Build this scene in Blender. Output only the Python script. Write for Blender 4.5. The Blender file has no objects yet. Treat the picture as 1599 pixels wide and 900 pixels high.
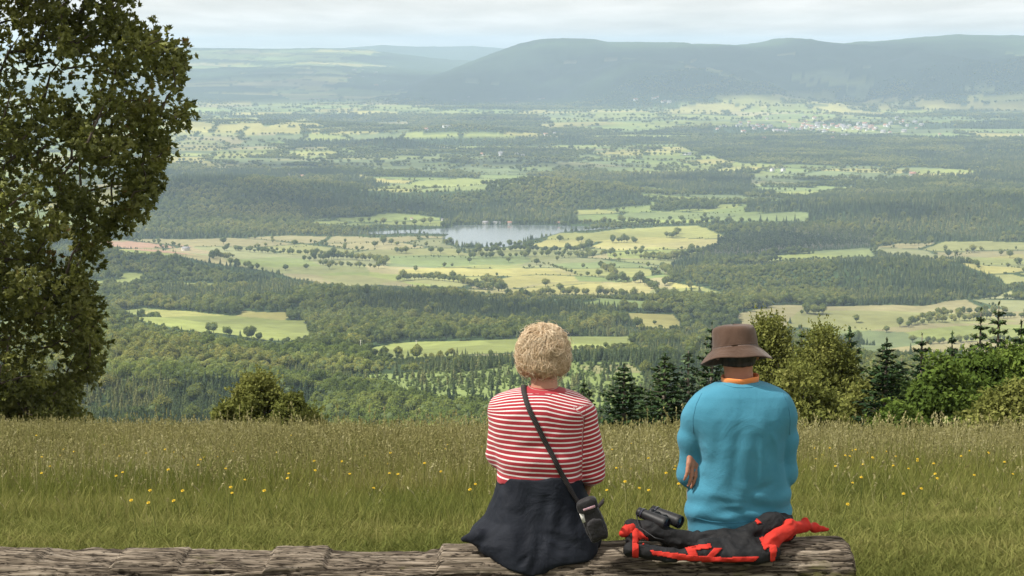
import bpy, math, random, os
import numpy as np
SC = bpy.context.scene
COL = SC.collection
RNG = np.random.default_rng(7)
random.seed(7)
# ---------------------------------------------------------------- camera
TH = math.radians(6.853)          # pitch down
FPX = 3120.0                      # focal length in pixels of the 1599 px wide photo
CZ = 2.43
cam_d = bpy.data.cameras.new('camera')
cam = bpy.data.objects.new('camera', cam_d); COL.objects.link(cam)
cam.location = (0, 0, CZ)
cam.rotation_euler = (math.pi/2 - TH, 0, 0)
cam_d.sensor_width = 36.0; cam_d.sensor_fit = 'HORIZONTAL'
cam_d.lens = 36.0*FPX/1599.0
cam_d.clip_start = 0.1; cam_d.clip_end = 80000
SC.camera = cam
ct, st = math.cos(TH), math.sin(TH)
def proj(x, y, z):
    """world -> photo pixels (numpy)"""
    zc = z - CZ
    d = y*ct - zc*st
    u = y*st + zc*ct
    return 799.5 + FPX*x/d, 450 - FPX*u/d
def ray(px, py):
    a = (px-799.5)/FPX; k = (450-py)/FPX
    return np.array([a, ct + st*k, -st + ct*k])
def at(px, py, Y):
    r = ray(px, py); return r*(Y/r[1]) + np.array([0, 0, CZ])
def slope(py):
    r = ray(799.5, py); return -r[2]/r[1]
# ---------------------------------------------------------------- noise
def _h(ix, iy, iz, s):
    n = (ix.astype(np.int64)*374761393 + iy.astype(np.int64)*668265263 + iz.astype(np.int64)*2147483647 + s*974711) & 0xFFFFFFFF
    n = ((n ^ (n >> 13))*1274126177) & 0xFFFFFFFF
    n = ((n ^ (n >> 16))*2246822519) & 0xFFFFFFFF
    return ((n ^ (n >> 15)) & 0xFFFFFF)/float(0xFFFFFF)
def vnoise(x, y, z=None, s=0):
    x = np.asarray(x, float); y = np.asarray(y, float)
    ix = np.floor(x); iy = np.floor(y); fx = x-ix; fy = y-iy
    fx = fx*fx*(3-2*fx); fy = fy*fy*(3-2*fy)
    if z is None:
        iz = np.zeros_like(ix)
        a = _h(ix, iy, iz, s); b = _h(ix+1, iy, iz, s); c = _h(ix, iy+1, iz, s); d = _h(ix+1, iy+1, iz, s)
        return (a+(b-a)*fx) + ((c+(d-c)*fx)-(a+(b-a)*fx))*fy
    z = np.asarray(z, float); iz = np.floor(z); fz = z-iz; fz = fz*fz*(3-2*fz)
    r = []
    for k in (0, 1):
        a = _h(ix, iy, iz+k, s); b = _h(ix+1, iy, iz+k, s); c = _h(ix, iy+1, iz+k, s); d = _h(ix+1, iy+1, iz+k, s)
        r.append((a+(b-a)*fx) + ((c+(d-c)*fx)-(a+(b-a)*fx))*fy)
    return r[0]+(r[1]-r[0])*fz
def fbm(x, y, z=None, o=4, s=0):
    t = 0; a = .5; n = 0
    for i in range(o):
        k = 2.03**i
        t = t + a*(vnoise(x*k, y*k, None if z is None else z*k, s+i*17)-.5); n += a; a *= .5
    return t/n*2       # about -1..1
def sstep(a, b, x):
    t = np.clip((x-a)/(b-a), 0, 1); return t*t*(3-2*t)
# ---------------------------------------------------------------- objects
def tag(o, label=None, cat=None, group=None, kind=None):
    if label: o['label'] = label
    if cat: o['category'] = cat
    if group: o['group'] = group
    if kind: o['kind'] = kind
    return o
def empty(name, loc=(0, 0, 0), rz=0.0):
    o = bpy.data.objects.new(name, None); o.location = loc; o.rotation_euler = (0, 0, rz)
    o.empty_display_size = .1
    COL.objects.link(o); return o
def mesh_np(name, V, F, mats=(), smooth=False, attrs=None, mi=None):
    """V (n,3); F list of (m,k) int arrays (k = 3 or 4) or one array"""
    me = bpy.data.meshes.new(name)
    V = np.asarray(V, np.float32)
    if not isinstance(F, (list, tuple)): F = [F]
    F = [np.asarray(f, np.int32) for f in F if len(f)]
    tot = np.concatenate([np.full(len(f), f.shape[1], np.int32) for f in F])
    loops = np.concatenate([f.ravel() for f in F])
    st_ = np.zeros(len(tot), np.int32); st_[1:] = np.cumsum(tot)[:-1]
    me.vertices.add(len(V)); me.vertices.foreach_set('co', V.ravel())
    me.loops.add(len(loops)); me.loops.foreach_set('vertex_index', loops)
    me.polygons.add(len(tot)); me.polygons.foreach_set('loop_start', st_)
    me.polygons.foreach_set('loop_total', tot)
    if mi is not None: me.polygons.foreach_set('material_index', np.asarray(mi, np.int32))
    if smooth: me.polygons.foreach_set('use_smooth', np.ones(len(tot), bool))
    for m in mats: me.materials.append(m)
    me.update(calc_edges=True)
    for k, (dt, arr) in (attrs or {}).items():
        a = me.attributes.new(k, dt, 'POINT')
        key = {'FLOAT': 'value', 'INT': 'value', 'FLOAT_VECTOR': 'vector', 'FLOAT_COLOR': 'color'}[dt]
        a.data.foreach_set(key, np.asarray(arr, np.int32 if dt == 'INT' else np.float32).ravel())
    return me
def link(name, me, parent=None, loc=None):
    o = bpy.data.objects.new(name, me); COL.objects.link(o)
    if parent is not None: o.parent = parent
    if loc is not None: o.location = loc
    return o
class MB:
    """collects pieces into one mesh"""
    def __init__(s): s.V = []; s.F = {3: [], 4: []}; s.M = {3: [], 4: []}; s.n = 0; s.T = []
    def add(s, V, F, m=0, t=None):
        V = np.asarray(V, float); F = np.asarray(F, np.int64)
        s.V.append(V); k = F.shape[1]; s.F[k].append(F+s.n); s.M[k].append(np.full(len(F), m)); s.n += len(V)
        s.T.append(np.full(len(V), 0.5) if t is None else np.broadcast_to(np.asarray(t, float), (len(V),)))
    def mesh(s, name, mats, smooth=False):
        F = []; M = []
        for k in (3, 4):
            if s.F[k]: F.append(np.concatenate(s.F[k])); M.append(np.concatenate(s.M[k]))
        return mesh_np(name, np.concatenate(s.V), F, mats, smooth, {'tint': ('FLOAT', np.concatenate(s.T))}, np.concatenate(M))
    def obj(s, name, mats, parent=None, smooth=False, loc=None):
        if not isinstance(mats, (list, tuple)): mats = [mats]
        return link(name, s.mesh(name, mats, smooth), parent, loc)
def tube_arr(P, R, n=8, caps=True):
    """tube through points P with radii R; returns V, F4, F3"""
    P = np.asarray(P, float); R = np.broadcast_to(np.asarray(R, float), (len(P),))
    T = np.gradient(P, axis=0); T /= np.linalg.norm(T, axis=1)[:, None]+1e-12
    up = np.array([0, 0, 1.]) if abs(T[0][2]) < .9 else np.array([1., 0, 0])
    N = np.cross(T[0], up); N /= np.linalg.norm(N)
    Ns = [N]
    for i in range(1, len(P)):
        N = N - T[i]*np.dot(N, T[i]); N /= np.linalg.norm(N)+1e-12; Ns.append(N)
    Ns = np.array(Ns); B = np.cross(T, Ns)
    a = np.arange(n)*2*math.pi/n
    V = P[:, None, :] + R[:, None, None]*(np.cos(a)[None, :, None]*Ns[:, None, :] + np.sin(a)[None, :, None]*B[:, None, :])
    V = V.reshape(-1, 3); m = len(P)
    i = np.arange(m-1)[:, None]*n; j = np.arange(n)[None, :]; j2 = (j+1) % n
    F = np.stack([i+j, i+j2, i+n+j2, i+n+j], -1).reshape(-1, 4)
    F3 = np.zeros((0, 3), int)
    if caps:
        V = np.vstack([V, P[0], P[-1]]); c0 = m*n; c1 = c0+1; j = np.arange(n); j2 = (j+1) % n
        F3 = np.vstack([np.stack([np.full(n, c0), j2, j], -1), np.stack([np.full(n, c1), (m-1)*n+j, (m-1)*n+j2], -1)])
    return V, F, F3
def add_tube(mb, P, R, n=8, caps=True, m=0, t=None):
    V, F, F3 = tube_arr(P, R, n, caps)
    if len(F3):
        k = mb.n; mb.add(V, F, m, t); mb.F[3].append(F3+k); mb.M[3].append(np.full(len(F3), m))
    else: mb.add(V, F, m, t)
def add_box(mb, c, s, m=0, rz=0.0, t=None):
    c = np.array(c, float); s = np.array(s, float)/2
    V = np.array([[x, y, z] for x in (-1, 1) for y in (-1, 1) for z in (-1, 1)], float)*s
    co, si = math.cos(rz), math.sin(rz)
    V = np.stack([V[:, 0]*co-V[:, 1]*si, V[:, 0]*si+V[:, 1]*co, V[:, 2]], 1)+c
    mb.add(V, [[0, 1, 3, 2], [4, 6, 7, 5], [0, 4, 5, 1], [2, 3, 7, 6], [0, 2, 6, 4], [1, 5, 7, 3]], m, t)
def leaf_quads(C, Nn, size, aspect=1.6, rng=RNG, roll=None, axis=None):
    """one quad per centre, facing N; returns V,F4"""
    n = len(C); Nn = Nn/(np.linalg.norm(Nn, axis=1)[:, None]+1e-9)
    r = rng.normal(size=(n, 3)) if axis is None else axis
    U = r - Nn*np.sum(r*Nn, 1)[:, None]; U /= np.linalg.norm(U, axis=1)[:, None]+1e-9
    W = np.cross(Nn, U)
    size = np.broadcast_to(size, (n,))[:, None]
    a = U*size*.5*aspect**.5; b = W*size*.5/aspect**.5
    V = np.stack([C-a, C+b*1.0, C+a, C-b*1.0], 1).reshape(-1, 3)   # diamond
    return V, np.arange(n*4).reshape(-1, 4)
# ---------------------------------------------------------------- materials
def nt_new(name):
    m = bpy.data.materials.new(name); m.use_nodes = True
    nt = m.node_tree; nt.nodes.clear()
    return m, nt, nt.nodes, nt.links
def N(nt, t, **kw):
    n = nt.nodes.new(t)
    for k, v in kw.items(): setattr(n, k, v)
    return n
def ramp(nt, stops, interp='LINEAR'):
    r = N(nt, 'ShaderNodeValToRGB'); r.color_ramp.interpolation = interp
    e = r.color_ramp.elements
    while len(e) < len(stops): e.new(.5)
    for i, (p, c) in enumerate(stops):
        e[i].position = p; e[i].color = (*c, 1) if len(c) == 3 else c
    return r
def mat_foliage(name, stops, trans=.3, rand=True, nscale=None, rough=.6, tintw=.5, spec=.0, stand=0):
    """leaf material: colour ramp driven by per-copy random, the 'tint' attribute and noise"""
    m, nt, nd, lk = nt_new(name)
    out = N(nt, 'ShaderNodeOutputMaterial')
    at_ = N(nt, 'ShaderNodeAttribute', attribute_name='tint')
    oi = N(nt, 'ShaderNodeObjectInfo')
    mx = N(nt, 'ShaderNodeMix'); mx.inputs[0].default_value = tintw
    lk.new(oi.outputs['Random'], mx.inputs[2]); lk.new(at_.outputs['Fac'], mx.inputs[3])
    val = mx.outputs[0] if rand else at_.outputs['Fac']
    if nscale:
        geo = N(nt, 'ShaderNodeNewGeometry'); nz = N(nt, 'ShaderNodeTexNoise'); nz.inputs['Scale'].default_value = nscale
        nz.inputs['Detail'].default_value = 3
        lk.new(geo.outputs['Position'], nz.inputs['Vector'])
        ma = N(nt, 'ShaderNodeMath', operation='MULTIPLY_ADD'); ma.inputs[1].default_value = 1.5; ma.inputs[2].default_value = -.75
        lk.new(nz.outputs['Fac'], ma.inputs[0])
        ad = N(nt, 'ShaderNodeMath', operation='ADD'); lk.new(val, ad.inputs[0]); lk.new(ma.outputs[0], ad.inputs[1]); val = ad.outputs[0]
        if stand:       # planted stands differ in kind and age: cells on the ground
            wn = N(nt, 'ShaderNodeTexNoise'); wn.inputs['Scale'].default_value = .012; lk.new(geo.outputs['Position'], wn.inputs['Vector'])
            sc_ = N(nt, 'ShaderNodeVectorMath', operation='SCALE'); sc_.inputs['Scale'].default_value = 90; lk.new(wn.outputs['Color'], sc_.inputs[0])
            av = N(nt, 'ShaderNodeVectorMath', operation='ADD'); lk.new(geo.outputs['Position'], av.inputs[0]); lk.new(sc_.outputs[0], av.inputs[1])
            vo = N(nt, 'ShaderNodeTexVoronoi', voronoi_dimensions='2D'); vo.inputs['Scale'].default_value = .0062; lk.new(av.outputs[0], vo.inputs['Vector'])
            sp = N(nt, 'ShaderNodeSeparateColor'); lk.new(vo.outputs['Color'], sp.inputs[0])
            mb_ = N(nt, 'ShaderNodeMath', operation='MULTIPLY_ADD'); mb_.inputs[1].default_value = stand; mb_.inputs[2].default_value = -stand*.5; lk.new(sp.outputs[0], mb_.inputs[0])
            a3 = N(nt, 'ShaderNodeMath', operation='ADD'); lk.new(val, a3.inputs[0]); lk.new(mb_.outputs[0], a3.inputs[1]); val = a3.outputs[0]
    r = ramp(nt, stops); lk.new(val, r.inputs[0])
    d = N(nt, 'ShaderNodeBsdfDiffuse'); t = N(nt, 'ShaderNodeBsdfTranslucent'); s = N(nt, 'ShaderNodeMixShader')
    s.inputs[0].default_value = trans
    lk.new(r.outputs[0], d.inputs[0]); lk.new(r.outputs[0], t.inputs[0])
    lk.new(d.outputs[0], s.inputs[1]); lk.new(t.outputs[0], s.inputs[2])
    res = s.outputs[0]
    if spec:
        g = N(nt, 'ShaderNodeBsdfGlossy'); g.inputs['Roughness'].default_value = rough; g.inputs[0].default_value = (.8, .8, .8, 1)
        s2 = N(nt, 'ShaderNodeMixShader'); s2.inputs[0].default_value = spec
        lk.new(res, s2.inputs[1]); lk.new(g.outputs[0], s2.inputs[2]); res = s2.outputs[0]
    lk.new(res, out.inputs[0])
    return m
def mat_noise(name, stops, scale=5, detail=4, rough=.8, bump=0.0, bscale=None, spec=.3, sheen=0, stretch=(1, 1, 1), dist=0.05):
    m, nt, nd, lk = nt_new(name)
    out = N(nt, 'ShaderNodeOutputMaterial'); p = N(nt, 'ShaderNodeBsdfPrincipled')
    tc = N(nt, 'ShaderNodeTexCoord'); mp = N(nt, 'ShaderNodeMapping'); mp.inputs['Scale'].default_value = stretch
    lk.new(tc.outputs['Object'], mp.inputs[0])
    nz = N(nt, 'ShaderNodeTexNoise'); nz.inputs['Scale'].default_value = scale; nz.inputs['Detail'].default_value = detail
    lk.new(mp.outputs[0], nz.inputs['Vector'])
    r = ramp(nt, stops); lk.new(nz.outputs['Fac'], r.inputs[0]); lk.new(r.outputs[0], p.inputs['Base Color'])
    p.inputs['Roughness'].default_value = rough; p.inputs['Specular IOR Level'].default_value = spec
    if sheen: p.inputs['Sheen Weight'].default_value = sheen; p.inputs['Sheen Roughness'].default_value = .5
    if bump:
        n2 = N(nt, 'ShaderNodeTexNoise'); n2.inputs['Scale'].default_value = bscale or scale*4; n2.inputs['Detail'].default_value = 5
        lk.new(mp.outputs[0], n2.inputs['Vector'])
        b = N(nt, 'ShaderNodeBump'); b.inputs['Strength'].default_value = bump; b.inputs['Distance'].default_value = dist
        lk.new(n2.outputs['Fac'], b.inputs['Height']); lk.new(b.outputs[0], p.inputs['Normal'])
    lk.new(p.outputs[0], out.inputs[0])
    return m
# ---------------------------------------------------------------- instancer (for uncountable stuff only)
def instancer(name, P, protos, idx, scl, rot, mat=None):
    c = bpy.data.collections.new(name+'_source')
    for i, o in enumerate(protos):
        o.name = '%s_%02d' % (name[:20], i)
        c.objects.link(o)
    # collection order is alphabetical
    me = mesh_np(name, P, np.zeros((0, 3), int) if False else [], (), attrs=None) if False else bpy.data.meshes.new(name)
    P = np.asarray(P, np.float32)
    me.vertices.add(len(P)); me.vertices.foreach_set('co', P.ravel()); me.update()
    for k, dt, arr in (('i_idx', 'INT', idx), ('i_scl', 'FLOAT_VECTOR', scl), ('i_rot', 'FLOAT_VECTOR', rot)):
        a = me.attributes.new(k, dt, 'POINT')
        a.data.foreach_set('value' if dt == 'INT' else 'vector', np.asarray(arr, np.int32 if dt == 'INT' else np.float32).ravel())
    ob = link(name, me)
    ng = bpy.data.node_groups.new(name, 'GeometryNodeTree')
    ng.interface.new_socket('Geometry', in_out='INPUT', socket_type='NodeSocketGeometry')
    ng.interface.new_socket('Geometry', in_out='OUTPUT', socket_type='NodeSocketGeometry')
    gi = ng.nodes.new('NodeGroupInput'); go = ng.nodes.new('NodeGroupOutput')
    ci = ng.nodes.new('GeometryNodeCollectionInfo'); ci.inputs['Collection'].default_value = c
    ci.inputs['Separate Children'].default_value = True; ci.inputs['Reset Children'].default_value = True
    ip = ng.nodes.new('GeometryNodeInstanceOnPoints'); ip.inputs['Pick Instance'].default_value = True
    def na(nm, dt):
        n = ng.nodes.new('GeometryNodeInputNamedAttribute'); n.data_type = dt; n.inputs['Name'].default_value = nm; return n.outputs['Attribute']
    er = ng.nodes.new('FunctionNodeEulerToRotation')
    L = ng.links
    L.new(gi.outputs[0], ip.inputs['Points']); L.new(ci.outputs[0], ip.inputs['Instance'])
    L.new(na('i_idx', 'INT'), ip.inputs['Instance Index']); L.new(na('i_scl', 'FLOAT_VECTOR'), ip.inputs['Scale'])
    L.new(na('i_rot', 'FLOAT_VECTOR'), er.inputs[0]); L.new(er.outputs[0], ip.inputs['Rotation'])
    L.new(ip.outputs[0], go.inputs[0])
    md = ob.modifiers.new('scatter', 'NODES'); md.node_group = ng
    return ob
# ================================================================ terrain
_by = np.array([-60, 0, 8.6, 9.6, 14, 22, 30, 37, 45, 60, 100, 300, 600, 900, 1600, 2200, 2900, 3600, 4000, 5000, 8000, 11000, 13000, 40000], float)
_bz = np.array([3.0, .25, 0, -.02, -.74, -2.1, -3.58, -5.12, -7.4, -12, -26, -90, -140, -174, -250, -314, -350, -376, -380, -380, -378, -372, -352, -340], float)
_ty = np.concatenate([np.linspace(-60, 100, 1601), np.exp(np.linspace(math.log(100.2), math.log(40000), 1500))])
_tz = np.interp(_ty, _by, _bz)
_k = np.hanning(21); _k /= _k.sum()
_a = np.convolve(np.pad(_tz, 10, mode='edge'), _k, 'valid')
_k2 = np.hanning(61); _k2 /= _k2.sum()
_b = np.convolve(np.pad(_tz, 30, mode='edge'), _k2, 'valid')
_tz = np.where(_ty < 60, _a, _a*(1-sstep(60, 600, _ty)) + _b*sstep(60, 600, _ty))
def gau(x, y, cx, cy, sx, sy, h): return h*np.exp(-((x-cx)/sx)**2-((y-cy)/sy)**2)
RID = np.array([(-900, 150), (300, 150), (560, 150), (620, 139), (697, 115), (775, 84), (813, 71), (844, 64), (881, 62), (922, 64), (950, 69), (1025, 69), (1069, 69), (1078, 72), (1100, 71), (1160, 74), (1194, 70), (1225, 62), (1250, 63), (1275, 68), (1325, 72), (1362, 67), (1381, 67), (1440, 61), (1496, 57), (1599, 59), (1900, 62), (2600, 66)], float)
LEF = np.array([(-800, 70), (250, 76), (300, 74), (340, 75), (540, 75.5), (575, 77), (620, 84), (700, 92), (760, 96), (900, 100), (1700, 100), (2600, 100)], float)
FAR = np.array([(-800, 72), (250, 73), (400, 74), (540, 75), (600, 70), (650, 73), (700, 73), (740, 72), (790, 76), (1000, 76), (1120, 72), (1160, 69), (1200, 72), (1290, 69), (1340, 66), (1400, 72), (2600, 72)], float)
def crest(tab, x, Y): 
    px = 799.5 + FPX*x/Y
    py = np.interp(px, tab[:, 0], tab[:, 1])
    k = (450-py)/FPX
    return CZ + Y*(-st+ct*k)/(ct+st*k)
LAKE_Z = -380.0
LAKE = [(545, 365), (600, 361), (650, 359), (700, 357), (712, 352.5), (760, 351.5), (850, 352), (950, 354.5), (985, 357), (930, 360), (880, 363), (855, 369), (818, 378), (815, 385), (780, 387), (745, 388), (718, 386), (695, 378), (690, 372), (702, 366), (640, 364.5), (600, 366)]
def px_to_plane(px, py, z):
    r = ray(px, py); t = (z-CZ)/r[2]; return np.array([r[0]*t, r[1]*t])
LAKE_W = np.array([px_to_plane(a, b, LAKE_Z) for a, b in LAKE])
def inpoly(x, y, P):
    P = np.asarray(P, float); ins = np.zeros(np.shape(x), bool); j = len(P)-1
    for i in range(len(P)):
        xi, yi = P[i]; xj, yj = P[j]
        if yi != yj:
            c = ((yi > y) != (yj > y)) & (x < (xj-xi)*(y-yi)/(yj-yi)+xi); ins ^= c
        j = i
    return ins
def zt(x, y):
    x = np.asarray(x, float); y = np.asarray(y, float)
    z = np.interp(y, _ty, _tz)
    # meadow unevenness
    z = z + .05*fbm(x*.5, y*.5, s=3)*sstep(9.5, 14, y)*(1-sstep(60, 90, y)) - .016*np.clip(x, -30, 30)*sstep(12, 36, y)*(1-sstep(60, 150, y))
    # rolling slope
    w = sstep(350, 1100, y)
    fl = 1-np.exp(-((x-30)/520)**2-((y-4090)/430)**2)           # flat round the lake
    fl = np.where((y > 3750) & (y < 4450), np.minimum(fl, 1-.999*sstep(700, 350, np.abs(x-20))), fl)
    z = z + w*fl*(16*fbm(x/420, y/420, s=11, o=3) + 5*fbm(x/120, y/120, s=12, o=2))*(1-.55*sstep(2800, 4000, y))
    z = z + gau(x, y, -330, 1500, 170, 160, 16) + gau(x, y, -520, 1950, 260, 170, 22) + gau(x, y, 60, 1350, 140, 130, 8) + gau(x, y, -60, 2500, 420, 130, 14)
    z = z + gau(x, y, -640, 3330, 170, 130, 26) + gau(x, y, 560, 3080, 260, 150, 30) + gau(x, y, 520, 2200, 200, 120, -8)
    z = z + gau(x, y, -740, 4900, 560, 260, 62) + gau(x, y, 90, 4950, 260, 180, 48) + gau(x, y, 1050, 4450, 520, 420, 52)
    z = z + gau(x, y, -150, 8300, 330, 180, 55) + gau(x, y, -1200, 8800, 900, 500, 60) + gau(x, y, -450, 7500, 160, 120, 40)
    # plain undulation, the mountain, the far hills
    z = z + sstep(5200, 7000, y)*(1-sstep(12500, 15000, y))*16*fbm(x/900, y/900, s=21, o=3)
    cr = crest(RID, x, 16500.)
    t = np.clip((y-11800)/4700, 0, 1); pr = t*t*(3-2*t)
    spur = fbm(x/1100, y/2600, s=31, o=5)
    back = 1-sstep(16900, 21500, y)*.75
    h1 = np.maximum(cr-np.interp(16500., _ty, _tz), 0)
    z1 = z + h1*(pr*back) + spur*h1*1.5*np.sin(math.pi*np.clip(t, 0, 1))*(1-np.clip(t, 0, 1))
    cl = crest(LEF, x, 21500.); t2 = np.clip((y-13000)/8500, 0, 1)
    h2 = np.maximum(cl+330, 0)
    z2 = z + h2*(t2**1.25)*(1-.3*sstep(21500, 24500, y)) + 60*fbm(x/1300, y/1800, s=41, o=4)*np.sin(math.pi*t2)
    cf = crest(FAR, x, 27500.); t3 = sstep(22500, 27500, y)
    z3 = z + np.maximum(cf+330, 0)*t3*(1-.3*sstep(27500, 31000, y)) 
    z = np.maximum(np.maximum(z1, z2), z3)
    return z
def zt1(x, y): return float(zt(np.array([x]), np.array([y]))[0])
def px_to_ground(px, py, y0=300., y1=30000.):
    """first point of the terrain that the ray through a photo pixel meets"""
    r = ray(px, py)
    ys = np.exp(np.linspace(math.log(y0), math.log(y1), 4000))
    x = r[0]/r[1]*ys; zr = CZ + r[2]/r[1]*ys
    d = zr - zt(x, ys); i = np.argmax(d < 0)
    if d[i] >= 0: i = len(ys)-1
    return float(x[i]), float(ys[i])

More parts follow.
